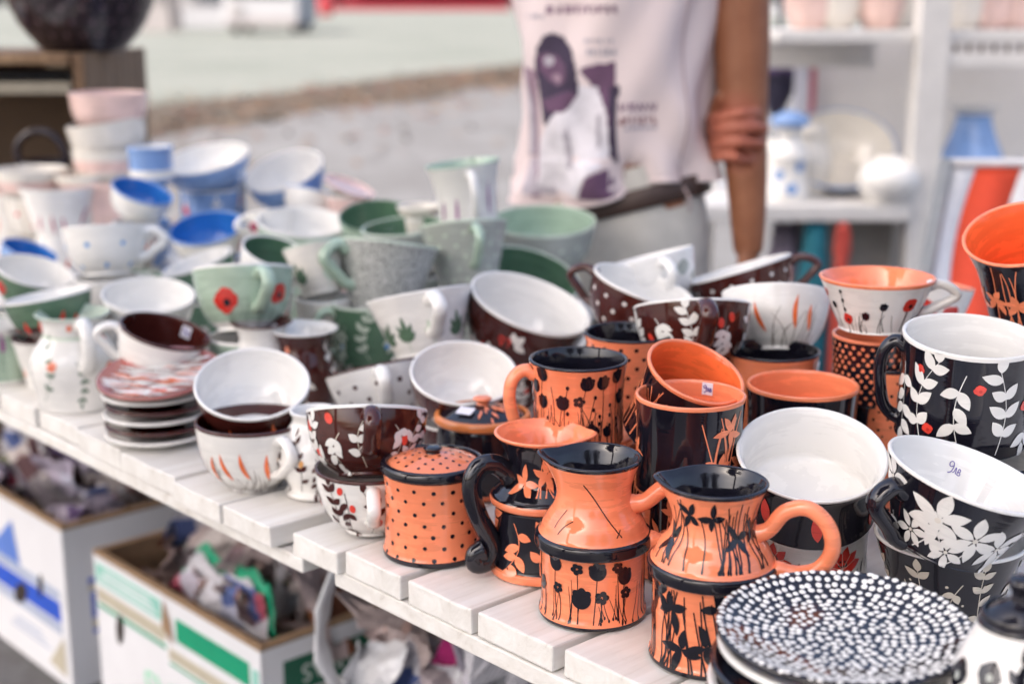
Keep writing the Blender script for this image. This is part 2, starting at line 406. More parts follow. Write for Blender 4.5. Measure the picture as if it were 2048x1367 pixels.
# ------------------------------------------------------------------ pottery: painted patterns
def d_dots(col, step=.016, r=.0021, y0=.06, y1=.94, nm='painted_dots', jit=.0008, noz=()):
    def f(P):
        l = P.lay(nm, col); C = 2*PI*P.R; n = max(3, round(C/step)); y = P.h*y0; k = 0
        while y < P.h*y1:
            for i in range(n):
                x = (i+(k % 2)*.5)*C/n
                P.blob(l, x+P.rn.uniform(-jit, jit), y+P.rn.uniform(-jit, jit), r*P.rn.uniform(.9, 1.1), None, 9)
            y += step*.62; k += 1
    return f
def d_meadow(col='black', n=26, lo=.02, hi=.86, size=.0068, span=PI, seed=None, plan=None):
    def f(P):
        rn = P.rn; l = P.lay('painted_stems', col); b = P.lay('painted_poppies', col, 1)
        done = []
        for i in range(n):
            x = (-span+2*span*(i+rn.uniform(.1, .9))/n)*P.R; xb = x+rn.gauss(0, .003)
            for _ in range(12):
                yt = P.h*rn.uniform(lo+.22, hi)
                if all(math.hypot(x-a, yt-b_) > size*2.15 for a, b_ in done): done.append((x, yt)); break
            else:
                P.stem(l, xb, P.h*lo*1.5, x, P.h*rn.uniform(.3, .6), .0008, rn.uniform(-.1, .1), .5); continue
            y0 = P.h*(lo+rn.uniform(0, .10))
            P.stem(l, xb, y0, x, yt, .0009, rn.uniform(-.10, .10), .6); P.blob(l, xb, y0, .00085, .0017, 8)
            k = rn.random(); r = size*rn.uniform(.75, 1.1)
            if k < .34: P.tulip(b, x, yt, r, rn.uniform(-20, 20))
            elif k < .62: P.flower(b, x, yt, r, rn.choice((5, 6)), rn.uniform(0, 90))
            elif k < .8:
                for q in range(3): P.blob(b, x+(xb-x)*q*.22, yt-(yt-y0)*q*.22, .0016, .0022, 9)
        for i in range(n):
            x = rn.uniform(-span, span)*P.R; P.stem(l, x, P.h*(lo+.01), x+rn.gauss(0, .004), P.h*rn.uniform(.25, .6), .0006, rn.uniform(-.1, .1), .5)
    return f
def d_lily(col='black', arcs=((-60, 60),), n=14, lo=.03, hi=.97, size=.02, step=22, leafset=4):
    def f(P):
        rn = P.rn; l = P.lay('painted_stems', col); b = P.lay('painted_lilies', col, 1)
        for a0, a1 in arcs:
            x0, x1 = rad(a0)*P.R, rad(a1)*P.R; k = max(3, int(n*(a1-a0)/120))
            for i in range(k):
                xa = x0+(x1-x0)*rn.random(); xb = xa+rn.gauss(0, .009)
                P.stem(l, xa, P.h*lo*rn.uniform(.8, 2), xb, P.h*rn.uniform(.7, hi), .0015, rn.uniform(-.08, .08), .7)
                P.blob(l, xa, P.h*lo*1.4, .0010, .0021, 8)
            m = max(2, int((a1-a0)/step))
            for i in range(m):
                x = x0+(x1-x0)*(i+.5)/m+rn.uniform(-.004, .004); y = P.h*(lo+(hi-lo)*rn.uniform(.25, .85)); rt = rn.uniform(0, 360)
                for q in range(leafset): P.leaf(b, x, y, size*rn.uniform(.7, 1.1), size*.38, rt+q*360/leafset+rn.uniform(-18, 18), rn.uniform(-.1, .1))
    return f
def d_sprigs(leafc='white', berry='berry', n=7, size=.013, span=PI, lo=.08, hi=.9, stemc=None, nb=5, bsize=.0038):
    def f(P):
        rn = P.rn; lf = P.lay('painted_leaves', leafc, 1); st = P.lay('painted_stems', stemc or leafc)
        br = P.lay('painted_berries', berry, 1) if berry else None
        for i in range(n):
            x = (-span+2*span*(i+.5)/n)*P.R; up = i % 2 == 0
            y0, y1 = (P.h*(lo+.02), P.h*hi*rn.uniform(.82, .98)) if up else (P.h*hi*rn.uniform(.6, .9), P.h*lo*rn.uniform(1, 3))
            xe = x+rn.uniform(-.5, .5)*size*1.6
            cen = P.stem(st, x, y0, xe, y1, .0009, rn.uniform(-.22, .22), .7)
            for q in range(2, 10, 2):
                cx, cy = cen[q]; base = math.degrees(math.atan2(cen[min(9, q+1)][1]-cen[q-1][1], cen[min(9, q+1)][0]-cen[q-1][0]))
                for sgn in (-1, 1):
                    if rn.random() < .82: P.leaf(lf, cx, cy, size*rn.uniform(.75, 1.1), size*.52, base+sgn*rn.uniform(38, 62), 0, .8)
            P.leaf(lf, cen[-1][0], cen[-1][1], size, size*.5, 90 if up else -90, 0, .8)
        if br:
            for i in range(nb):
                x = (-span+2*span*(i+rn.random())/nb)*P.R; y = P.h*rn.uniform(.25, .85)
                P.blob(br, x, y, bsize, bsize*1.45, 12, None, rn.uniform(-30, 30))
    return f
def d_berryclusters(leafc='white', n=6, size=.015, lo=.1, hi=.9):
    def f(P):
        rn = P.rn; lf = P.lay('painted_leaves', leafc, 1); br = P.lay('painted_berries', 'red', 1); b2 = P.lay('painted_berry_lights', 'berry', 2)
        for i in range(n):
            x = 2*PI*P.R*(i+.5)/n; y = P.h*rn.uniform(lo+.2, hi-.15)
            for q in range(3): P.leaf(lf, x+size*.8, y, size, size*.62, rn.uniform(-20, 20)+q*65-20, 0, .75)
            for q in range(22):
                a, r = rn.uniform(0, 6.3), size*.55*math.sqrt(rn.random()); P.blob(br, x+r*math.cos(a), y+r*math.sin(a), .0017, None, 8)
    return f
def d_grass(n=26, spikes=9, span=PI, hi=.7, lo=.04, c1='grass', c2='fire'):
    def f(P):
        rn = P.rn; st = P.lay('painted_grass', c1); sp = P.lay('painted_spikes', c2, 1)
        for i in range(n):
            x = rn.uniform(-span, span)*P.R; P.stem(st, x, P.h*lo, x+rn.gauss(0, .010), P.h*rn.uniform(.25, hi), .0011, rn.uniform(-.2, .2), .4)
        for i in range(spikes):
            x = (-span+2*span*(i+rn.uniform(.2, .8))/spikes)*P.R; P.leaf(sp, x, P.h*rn.uniform(.20, .32), P.h*rn.uniform(.40, .55), .0054, rn.uniform(80, 108), .08)
    return f
def d_poppies(spots, size=.011, stems=True, col='red', c2='black', grass=None):
    def f(P):
        rn = P.rn; pp = P.lay('painted_poppies', col, 1); ct = P.lay('painted_poppy_centres', c2, 2); st = P.lay('painted_stems', grass or 'leafgreen')
        for a, yf, k in spots:
            x, y, r = rad(a)*P.R, P.h*yf, size*k
            if stems: P.stem(st, x+rn.gauss(0, .004), P.h*.04, x, y, .0010, rn.uniform(-.1, .1))
            P.blob(pp, x, y, r, r*.93, 28, lambda t: .93+.06*math.cos(4*t+a)+.035*math.sin(9*t+a)+.03*math.sin(2*t), rn.uniform(-20, 20))
            P.blob(ct, x+r*.1, y-r*.15, r*.28, None, 10, lambda t: .7+.3*math.cos(5*t)**2)
        if stems:
            for i in range(12):
                x = rn.uniform(-PI, PI)*P.R; P.stem(st, x, P.h*.04, x+rn.gauss(0, .006), P.h*rn.uniform(.2, .55), .0008, rn.uniform(-.1, .1), .5)
    return f
def d_bigleaf(n=7, col='leafgreen', c2='palegreen', size=.032):
    def f(P):
        rn = P.rn; a = P.lay('painted_leaves', col, 1); b = P.lay('painted_stems', c2)
        for i in range(n):
            x = 2*PI*P.R*(i+.3)/n; y = P.h*.25; rt = 90+rn.uniform(-40, 40); c = a if i % 3 else b
            for q in (-50, -25, 0, 25, 50): P.leaf(c, x, y, size*(1-abs(q)/110), size*.24, rt+q, 0, .9)
            P.stem(b, x, P.h*.05, x, y, .001)
    return f
def d_lav(n=9, c='purple', g='leafgreen', hi=.8):
    def f(P):
        rn = P.rn; l = P.lay('painted_lavender', c, 1); st = P.lay('painted_stems', g)
        for i in range(n):
            x = 2*PI*P.R*(i+rn.random()*.6)/n; xt = x+rn.gauss(0, .008); yt = P.h*rn.uniform(.5, hi); P.stem(st, x, P.h*.05, xt, yt, .0008)
            for q in range(7): P.blob(l, xt+rn.uniform(-.002, .002), yt+q*.0032, .0028-.0002*q, .0022, 8)
    return f
def d_brush(c, n=10, L=.03, Wd=.006):
    def f(P):
        l = P.lay('painted_strokes', c, 1)
        for i in range(n): P.leaf(l, 2*PI*P.R*(i+P.rn.random()*.5)/n, P.h*P.rn.uniform(.1, .3), L*P.rn.uniform(.7, 1.2), Wd, P.rn.uniform(70, 105))
    return f
def d_bloom(col='white', spots=(), size=.02, n=6, c2=None, stems=()):
    def f(P):
        b = P.lay('painted_flowers', col, 1); st = P.lay('painted_stems', col); ce = P.lay('painted_flower_centres', c2 or col, 2)
        for a, yf, k in spots:
            x, y = rad(a)*P.R, P.h*yf; rt = P.rn.uniform(0, 60)
            for q in range(n): P.leaf(b, x+size*.10*math.cos(rad(rt+q*360/n)), y+size*.10*math.sin(rad(rt+q*360/n)), size*k*P.rn.uniform(.85, 1.1), size*k*.46, rt+q*360/n+P.rn.uniform(-7, 7), 0, .95)
            P.blob(ce, x, y, size*.11*k, None, 10)
        for a0, y0, a1, y1 in stems: P.stem(st, rad(a0)*P.R, P.h*y0, rad(a1)*P.R, P.h*y1, .0013, .12)
    return f
def both(*fs):
    def f(P):
        for g in fs: g(P)
    return f

# ------------------------------------------------------------------ pottery: placing
LOG = []; NEED = []
UPV = Vector((0, SP, CP)); RTV = Vector((1, 0, 0))
def frame(n, org):
    away = ray(1024, 683.5); y = (Vector((org.x, org.y, org.z)) - CAM).normalized(); y = (y - n*y.dot(n)).normalized(); x = y.cross(n)
    M = Matrix((x, y, n)).transposed().to_4x4(); M.translation = org; return M
def place(u, v, w, hk, rho=None, roll=0., D=None, zb=None):
    r = ray(u, v); c = -r.normalized()
    if rho is None: n = Vector((math.sin(rad(roll))*-1, 0, math.cos(rad(roll))))
    else:
        U = (UPV - c*UPV.dot(c)).normalized(); Rt = (RTV - c*RTV.dot(c)).normalized(); ph = rad(roll)
        n = (c*rho + (U*math.cos(ph) - Rt*math.sin(ph))*math.sqrt(1-rho*rho)).normalized()
    if D is None: dep = (TZ+zb-CAM_H)/(r.z - hk*w*n.z/FPX); D = w*dep/FPX
    else: dep = FPX*D/w
    rim = CAM + r*dep; return frame(n, rim-n*hk*D), D, hk*D
SEED = [100]
def V(name, label, u, v, w, hk=.65, shape='cup', rho=None, roll=0., D=None, zb=None, out='white', inn='white', rim=None, hd=None, hc=None,
      deco=None, cat=None, group=None, need=True, th=.0038, bands=(), bc=None, hz=None, outm=None, tagat=None, seg=56):
    SEED[0] += 1; M, D, h = place(u, v, w, hk, rho, roll, D, zb)
    root = empty(name, M); tag(root, label, cat or {'teacup': 'cup', 'mug': 'mug', 'bowl': 'bowl'}.get(name, name.replace('_', ' ')), group)
    R = D/2; sf = Surf(smooth_prof([(a*R, b*h) for a, b in SHAPES[shape]]), h, SEED[0])
    mats = [outm or G(out), G(inn), G(rim or inn), G(bc or out)]
    body_mesh('body', sf, th, mats, root, bands=[(z0*h, z1*h, 3) for z0, z1 in bands], seg=seg)
    if hd is not None:
        kw = dict(hz or {}); handle(root, sf, hd, G(hc or out), **kw)
    if deco: P = Paint(sf, SEED[0]); deco(P); P.build(root)
    if tagat: sticker(root, sf, *tagat)
    b = M.translation; nz = M.col[2][2]; low = b.z - TZ - SHAPES[shape][0][0]*R*math.sqrt(max(0, 1-nz*nz))
    LOG.append((label[:44], round(D, 3), round(h, 3), [round(k, 2) for k in b], round(low, 3)))
    if need: NEED.append((b.x, b.y, low, out, D, label))
    return root, sf
def sticker(root, sf, ang, zf, s=.016, inside=True, writing=False, roll=0, th=.0038):
    mb = MB(); N = 5; vs = []; h = sf.h
    def q(i, j, off):
        a = (i-.5)*s; b = (j-.5)*s; c, sn = math.cos(rad(roll)), math.sin(rad(roll)); a, b = a*c-b*sn, a*sn+b*c
        z = h*zf+b; r = sf.r(z); rr = r-th-off if inside else r+off
        return sf.warp(rad(ang)+(a/r if not inside else -a/r), rr, z)
    for i in range(N+1):
        for j in range(N+1): vs.append(q(i/N, j/N, .0006))
    fs = [(i*(N+1)+j, (i+1)*(N+1)+j, (i+1)*(N+1)+j+1, i*(N+1)+j+1) for i in range(N) for j in range(N)]
    mb.add(vs, fs); o = mb.build('price_sticker', M_PAPER, root)
    if writing:
        ink = MB()
        strokes = [[(.42,.62),(.36,.76),(.24,.80),(.15,.70),(.18,.57),(.30,.54),(.41,.64),(.43,.5),(.38,.30),(.22,.20)],   # 9
                   [(.48,.30),(.54,.36),(.57,.56),(.60,.58),(.66,.32),(.68,.30)],                                          # л
                   [(.74,.30),(.75,.58),(.86,.56),(.84,.46),(.76,.44),(.90,.40),(.88,.30),(.75,.29)]]                      # в
        for st in strokes: ink.tube([q(*p, .0011) for p in [(k.x, k.y) for k in crom(st, 4)]], .00035, 5)
        ink.build('handwritten_price', M_INK, o)
M_PAPER = plain('sticker_paper', (.74, .73, .80), .7, .03, 40, 0); M_INK = plain('violet_ink', (.10, .06, .35), .6, .02, 30, 0)

# ------------------------------------------------------------------ pottery: the front row on the planks
def custom(name, label, cat, base, prof, mats, bands=(), spout=None, hd=None, deco=None, th=.0042, hmat=None, hpts=None, hth=.0062, hsq=1.2, seg=72, nsm=5, group=None):
    SEED[0] += 1
    root = empty(name, frame(Vector((0, 0, 1)), Vector(base))); tag(root, label, cat, group)
    sf = Surf(smooth_prof(prof, nsm), prof[-1][1], SEED[0], spout)
    body_mesh('body', sf, th, mats, root, bands=bands, seg=seg)
    if hd is not None: handle(root, sf, hd, hmat, pts=hpts, thick=hth, sq=hsq)
    if deco: P = Paint(sf, SEED[0]); deco(P); P.build(root)
    return root, sf
def lid(root, z, R, mt, mk, knob_r=.016, dome=.016, deco=None, flange=None, kz=.012):
    mb = MB(); pr = [(R*.86, z-.004), (R*.99, z-.002), (R, z+.003), (R*.97, z+.0065), (R*.90, z+.0075), (R*.87, z+.0055)]
    mb.lathe([(p.x, p.y) for p in crom(pr, 3)], 64); fl = mb.build('lid_rim', flange or mt, root)
    mb = MB(); dp = [(R*.875, z+.004), (R*.8, z+.0065), (R*.6, z+.005+dome*.55), (R*.35, z+.005+dome*.87), (.0075, z+.005+dome)]
    pp = [(p.x, p.y) for p in crom(dp, 5)]; mb.lathe(pp, 64); ld = mb.build('lid', mt, root)
    if deco:
        sf = Surf([(r, zz) for r, zz in reversed(pp)], 1, 3)
        deco(mb, pp, ld)
    kb = MB(); k0 = z+.004+dome
    kb.lathe([(p.x, p.y) for p in crom([(.0075, k0), (.0068, k0+kz*.4), (knob_r*.9, k0+kz*.62), (knob_r, k0+kz*.85), (knob_r*.75, k0+kz*1.05), (.0001, k0+kz*1.12)], 4)], 32)
    kb.build('lid_knob', mk, root); return ld
def lid_dots(col, r=.0022, rings=((.80, 16), (.62, 12), (.44, 9), (.28, 6))):
    def f(_, pp, ld):
        mb = MB(); Rm = pp[0][0]
        for q, (fr, n) in enumerate(rings):
            rr = fr*Rm
            for i in range(n):
                th = 2*PI*(i+.5*(q % 2))/n
                def on(px, py):
                    d = math.hypot(px, py)
                    for a, b in zip(pp, pp[1:]):
                        if b[0] <= d <= a[0]: return Vector((px, py, b[1]+(a[1]-b[1])*(d-b[0])/max(1e-9, a[0]-b[0])+.0005))
                    return Vector((px, py, pp[-1][1]+.0005))
                cx, cy = rr*math.sin(th), -rr*math.cos(th)
                mb.add([on(cx, cy)]+[on(cx+r*math.cos(t*PI/4), cy+r*math.sin(t*PI/4)) for t in range(8)], [(0, 1+k, 1+(k+1) % 8) for k in range(8)])
        mb.build('painted_dots', G(col), ld)
    return f
OR, BK, WH, BR = G('orange'), G('black'), G('white'), G('brown')

# orange jar with black dots and a lid
pr = [(.0485, 0), (.051, .0012), (.0512, .006), (.0497, .012), (.0485, .04), (.0483, .068), (.0495, .084), (.050, .088)]
r_, s_ = custom('lidded_jar', 'orange jar with small black dots, black rim and knobbed lid', 'jar', at(868, 1099), pr, [OR, OR, BK, BK],
    bands=[(0, .0058, 3)], deco=d_dots('black', .0185, .0021, .10, .95))
lid(r_, .0895, .0525, OR, BK, .0095, .0088, lid_dots('black', .0017), flange=BK, kz=.007)
# black lidded jar with orange rim behind it
pr = [(.044, 0), (.046, .0015), (.047, .01), (.050, .03), (.052, .055), (.050, .075), (.047, .082)]
r_, s_ = custom('lidded_jar', 'squat black jar with thick orange lid rim and price sticker', 'jar', at(966, 975), pr, [BK, OR, BK, OR], bands=[(0, .006, 3)])
b0 = at(966, 975); ldz = .083
ld = lid(r_, ldz, .055, BK, OR, .0105, .0115, None, flange=G('terracotta'), kz=.009)
mb = MB(); rn = random.Random(4)
for k in range(30):
    a = rn.uniform(-.2, 1.9); rr = rn.uniform(.016, .046); zz = ldz+.0062+.0112*(1-(rr/.048)**2)+.0007
    d = Vector((math.sin(a), -math.cos(a), -.55*(rr/.048))); sd = Vector((math.cos(a), math.sin(a), 0)); c = Vector((rr*math.sin(a), -rr*math.cos(a), zz))
    mb.add([c-d*.006, c+sd*.0014, c+d*.006, c-sd*.0014], [(0, 1, 2, 3)])
mb.build('painted_strokes', OR, ld, False)
mb = MB(); Rm = Matrix.Rotation(rad(-22), 3, 'X'); Rm = Matrix.Rotation(rad(-38), 3, 'Z') @ Rm @ Matrix.Identity(3)
mb.box((-.019, -.024, ldz+.0155), (.019, .013, .0004), Matrix.Rotation(rad(-30), 3, 'Z') @ Matrix.Rotation(rad(20), 3, 'X')); mb.build('price_sticker', M_PAPER, ld, False)

# the two orange jugs with black rings
def jug_prof(rb, rs, zs, rn_, zn, rr, h):
    return [(rb*.95, 0), (rb, .0015), (rb, .006), (rb*.965, .012), (rb*.955, zs*.5), (rb*.97, zs-.006), (rs, zs-.002), (rs*1.012, zs+.003), (rs, zs+.008),
            (rs*.93, zs+.011), (rs*.84, zs+.022), (rn_*1.10, zn-.012), (rn_, zn), (rn_*1.04, zn+.012), (rr*.93, h-.006), (rr, h)]
def jug_stems(P):
    l = P.lay('painted_stems', 'black'); rn = P.rn
    P.stem(l, -.012, .132, .026, .086, .0011, .02); P.stem(l, -.034, .086, -.022, .098, .0008, .1); P.stem(l, -.040, .090, -.033, .106, .0007, .1)
    P.stem(l, .021, .086, .026, .092, .0008, 0)
def sub(P, z0, z1, fn):
    """paint inside a band of the pot only"""
    class Q(Paint): pass
    q = Q.__new__(Q); q.__dict__ = dict(P.__dict__); H0 = P.h
    q.h = z1-z0; q.q = lambda x, y, off: P.sf.pt(x/P.R, z0+max(0, min(z1-z0, y)), off); fn(q)
def jug4(P):
    P.R = P.sf.r(.04); sub(P, .004, .069, fine_stems); jug_stems(P)
    sub(P, .004, .069, poppies4)
def fine_stems(P):
    l = P.lay('painted_stems', 'black'); rn = P.rn
    for i in range(64):
        x = rn.uniform(-PI, PI)*P.R; y0 = P.h*rn.uniform(.02, .14); P.stem(l, x, y0, x+rn.gauss(0, .004), P.h*rn.uniform(.3, .72), .0007, rn.uniform(-.08, .08), .5)
        P.blob(l, x, y0, .0009, .0018, 8)
    for i in range(10):
        x = rn.uniform(1.0, 5.3)*P.R; (P.tulip if i % 2 else P.flower)(P.lay('painted_poppies', 'black', 1), x, P.h*rn.uniform(.4, .85), .0075)
def poppies4(P):
    l = P.lay('painted_stems', 'black'); b = P.lay('painted_poppies', 'black', 1)
    for x, y, r, t in ((-.036, .056, .0075, 1), (.004, .053, .0085, 1), (-.010, .027, .0095, 1), (.030, .046, .008, 1), (-.014, .054, .006, 2), (-.033, .033, .0055, 2), (.008, .028, .0068, 2), (.022, .055, .0056, 2), (.031, .030, .006, 2)):
        P.stem(l, x+P.rn.gauss(0, .002), .003, x, y, .0009, P.rn.uniform(-.08, .08), .7)
        (P.tulip(b, x, y, r, P.rn.uniform(-12, 12)) if t == 1 else P.flower(b, x, y, r, 5, P.rn.uniform(0, 70)))
zs = .069
custom('milk_jug', 'orange jug with black poppies, black ring and black flared mouth', 'jug', at(1185, 1219), jug_prof(.0487, .0525, zs, .0335, .114, .0425, .146),
    [OR, BK, BK, BK], bands=[(0, .0042, 3), (zs-.0035, zs+.0098, 3)], spout=(rad(-98), .010, .34), hd=82, hmat=OR, hth=.0078, hsq=1.0,
    hpts=[(.031, .104), (.046, .108), (.062, .122), (.078, .127), (.089, .115), (.090, .094), (.080, .077), (.064, .071), (.050, .072)], deco=jug4)
zs = .079
def jug5(P):
    P.R = P.sf.r(.04); sub(P, .004, .079, d_lily('black', ((-85, 85),), 20, .02, .99, .021, 17, 4)); 
    sub(P, .092, .150, d_lily('black', ((-75, 75),), 18, .02, .99, .017, 26, 4))
custom('milk_jug', 'tall orange jug painted with black lily stems, loop handle on its side', 'jug', at(1419, 1308), jug_prof(.0515, .054, zs, .0345, .122, .0438, .1545),
    [OR, BK, BK, BK], bands=[(0, .0046, 3), (zs-.0035, zs+.0095, 3)], spout=(rad(-95), .008, .34), hd=80, hmat=OR, hth=.0068, hsq=1.0,
    hpts=[(.031, .112), (.045, .118), (.058, .135), (.076, .140), (.092, .128), (.097, .108), (.088, .090), (.070, .083), (.051, .084)], deco=jug5)
# black jug with the thick scroll handle
def jug3(P):
    P.R = .043; sub(P, .006, .072, d_sprigs('orange', None, 5, .017, 1.5, .05, .95)); sub(P, .085, .128, d_lily('orange', ((-40, 90),), 6, .0, .9, .02, 30, 5))
pr = [(.047, 0), (.0495, .001), (.0498, .008), (.047, .011), (.0445, .035), (.0445, .062), (.0455, .068), (.049, .071), (.0498, .075), (.048, .079), (.044, .082),
      (.034, .092), (.0315, .102), (.0335, .116), (.0395, .130), (.0455, .138)]
custom('milk_jug', 'black jug with orange leaves, orange mouth and thick black scroll handle', 'jug', at(1081, 1133), pr, [BK, OR, OR, OR],
    bands=[(0, .0095, 3), (.0695, .0775, 3)], spout=(rad(75), .010, .36), hd=-66, hmat=BK, hth=.0098, hsq=.82,
    hpts=[(.030, .096), (.036, .103), (.048, .112), (.062, .112), (.071, .100), (.071, .082), (.064, .060), (.054, .040), (.050, .026), (.056, .015), (.067, .014), (.069, .023), (.060, .027)], deco=jug3)

# white and brown pieces standing at the edge, from the plates to the jar
V('teacup', 'white cup with brown rim, orange grass spikes, under a white-lined cup', 503, 838, 224, .62, 'bowl', zb=0, out='white', inn='brown', rim='brown', hd=28, hc='white',
  deco=both(d_grass(60, 15, PI, .7), d_dots('brown', .008, .0022, .0, .07)), group='stacked cups')
V('bowl', 'brown bowl-like cup with plain white inside tipped towards us on white cup', 504, 766, 230, .45, 'bowl', .63, 3, D=.132, out='brown', inn='white', need=False, deco=d_grass(14, 8, PI, .8, .1, 'cream', 'fire'))
pr = [(.030, 0), (.033, .001), (.034, .006), (.030, .010), (.036, .022), (.043, .038), (.0435, .05), (.038, .066), (.029, .08), (.024, .09), (.027, .10)]
custom('sugar_pot', 'round-bellied white pot with small brown leaves half behind cup stack', 'pot', at(634, 984), [(a*1.02, b*.96) for a, b in pr], [WH, WH, WH, BR], bands=[(0, .0016, 3)], deco=d_sprigs('brown', 'yellow', 11, .0105, PI, .08, .85, 'black', 12, .0028))
V('teacup', 'white cup with brown leaves and red buds, lower of the pair', 740, 930, 222, .60, 'bowl', zb=0, out='white', inn='white', rim='brown', hd=2, hc='white', bands=((0, .015),), bc='brown',
  deco=d_sprigs('brown', 'berry', 13, .0125, PI, .08, .95, 'brown', 12, .0032))
V('teacup', 'brown cup with white leaves and red buds stacked on white cup', 734, 822, 243, .54, 'bowl', -.10, 0, D=.1265, out='brown', inn='white', hd=4, hc='brown', need=False,
  deco=d_sprigs('white', 'berry', 13, .0150, PI, .1, .95, 'ocherleaf', 13, .0042), hz=dict(thick=.0068, ext=.34))
V('teacup', 'white cup with brown dots lying tilted beside the orange poppy mug', 748, 735, 200, .56, 'cup', -.05, 12, D=.125, out='white', inn='brown', rim='brown', hd=6, hc='white', deco=d_dots('brown', .027, .0031, .2, .9), hz=dict(thick=.0065))
V('bowl', 'brown cup with white inside tilted open between dotted cup and orange mug', 928, 744, 216, .5, 'bowl', .6, -4, D=.125, out='brown', inn='white', deco=d_berryclusters('white', 12, .015, .05, .95))
V('teacup', 'large brown cup with red berries, white inside, tipped towards us', 1063, 605, 252, .55, 'bowl', .40, -20, D=.163, out='brown', inn='white', deco=d_berryclusters('white', 15, .017, .05, .95))
pr = [(.036, 0), (.038, .001), (.039, .02), (.043, .05), (.041, .075), (.035, .095), (.0345, .105), (.041, .118), (.0465, .122)]
custom('milk_jug', 'small brown jug with white leaves and a wide white mouth', 'jug', at(612, 835), pr, [BR, WH, WH, BR], spout=(rad(200), .006, .4), deco=d_sprigs('cream', 'salmon', 7, .016, PI, .08, .8))
custom('milk_jug', 'small white jug with a dark brown mouth and price sticker', 'jug', at(531, 836), [(a*.88, b*1.08) for a, b in pr], [WH, BR, BR, WH], deco=d_brush('pink', 8))
# tall white ewer near the table's edge
pr = [(.050, 0), (.053, .001), (.054, .01), (.056, .03), (.060, .06), (.058, .085), (.048, .105), (.041, .118), (.0405, .128), (.043, .142), (.050, .152)]; pr = [(a, b*.84) for a, b in pr]
custom('ewer', 'white ewer with pink roses and pale green mouth near table edge', 'jug', at(158, 806), pr, [WH, G('palegreen'), G('palegreen'), G('palegreen')], bands=[(.0975, .102, 3)], spout=(rad(180), .012, .4),
    hd=14, hmat=WH, hth=.008, hpts=[(.042, .117), (.055, .122), (.068, .113), (.073, .093), (.070, .073), (.056, .061)],
    deco=both(d_poppies([(-32, .52, 1), (46, .48, .8), (-8, .9, .7), (60, .75, .8)], .008, False, 'salmon', 'berry'), d_sprigs('leafgreen', None, 7, .009, PI, .1, .8, 'leafgreen')))

# saucer stacks
def saucer(name, label, org, R, n, top, under, group=None, deco=None, deep=.16, rimc=None):
    root = empty(name, frame(n, org)); tag(root, label, 'plate', group)
    h = R*deep; pr = [(R*.55, 0), (R*.58, .001), (R*.6, h*.25), (R*.8, h*.55), (R*.97, h*.93), (R, h)]
    pp = [(p.x, p.y) for p in crom(pr, 4)]; mb = MB(); t = .0042
    full = [(0, .001), (R*.5, .001)] + pp + [(R*.998, h+t*.6), (R*.975, h+t), (R*.93, h+t*.72)] + [(R*.8, h*.55+t), (R*.62, h*.3+t), (R*.4, h*.22+t), (.0005, h*.2+t)]
    k = len(pp)+2
    mb.lathe(full, 72, mats=[1]*(k-3) + [2]*5 + [0]*(len(full)-1-(k-3)-5)); mb.build('body', [top, under, rimc or top], root)
    if deco: deco(root, R, h, t)
    return root
def ring_dots(root, R, h, t):
    mb = MB(); rn = random.Random(8); r = R*.955; tp_ = [(.0005, h*.2+t), (R*.4, h*.22+t), (R*.62, h*.3+t), (R*.8, h*.55+t), (R*.93, h+t*.72), (R*.975, h+t), (R, h+t*.6)]
    def zt(d):
        for (a, za), (b, zb_) in zip(tp_, tp_[1:]):
            if d <= b: return za+(zb_-za)*(d-a)/(b-a)
        return h
    step = R*.074; k = 0
    while r > R*.02:
        n = max(1, int(2*PI*r/(step*1.02)))
        for i in range(n):
            th = 2*PI*(i+.5*(k % 2)+rn.uniform(-.24, .24))/n; rr = r+rn.uniform(-.2, .2)*step; s = step*.375*rn.uniform(.85, 1.12)
            c = Vector((rr*math.sin(th), -rr*math.cos(th), 0)); ring = [];
            for q, (fr, hh) in enumerate(((1, 0), (.7, .55), )):
                for j in range(8):
                    p = c+Vector((math.cos(j*PI/4)*s*fr, math.sin(j*PI/4)*s*fr, 0)); p.z = zt(min(R*.995, math.hypot(p.x, p.y)))+.0003+hh*s*.42; ring.append(p)
            top_ = c.copy(); top_.z = zt(rr)+.0003+s*.42
            mb.add(ring+[top_], [(j, (j+1) % 8, 8+(j+1) % 8, 8+j) for j in range(8)]+[(8+j, 8+(j+1) % 8, 16) for j in range(8)])
        r -= step*.93; k += 1
    tag(mb.build('raised_dots', G('white'), root), kind='stuff')
Z1 = Vector((0, 0, 1))
pc = at(1688, 1243, TZ+.097); pR = 508/2/FPX*(pc-CAM).dot(ray(1024, 683.5).normalized())
th_ = .0128
for k in range(6):
    lab = ['dark plate at the very bottom of the dotted stack', 'second lowest plate of the dotted stack', 'third plate from the bottom of the dotted stack', 'third plate from the top of the dotted stack',
           'white-rimmed dark plate directly under the top dotted plate', 'black plate covered with raised white dots, top of its stack'][k]
    z = TZ + .097 - pR*.16 - .004 - (5-k)*th_*1.12
    if k == 0: z = TZ + .0005
    saucer('plate', lab, Vector((pc.x + (.004 if k == 4 else 0) - .002*(5-k), pc.y - .002*(5-k), z)), pR*(1 if k != 4 else 1.01), (Z1 if k < 5 else Vector((-.03, -.03, 1)).normalized()), BK if k != 4 else WH, BK, 'plates in the dotted stack',
           ring_dots if k == 5 else None, rimc=WH if k in (4, 2) else BK)
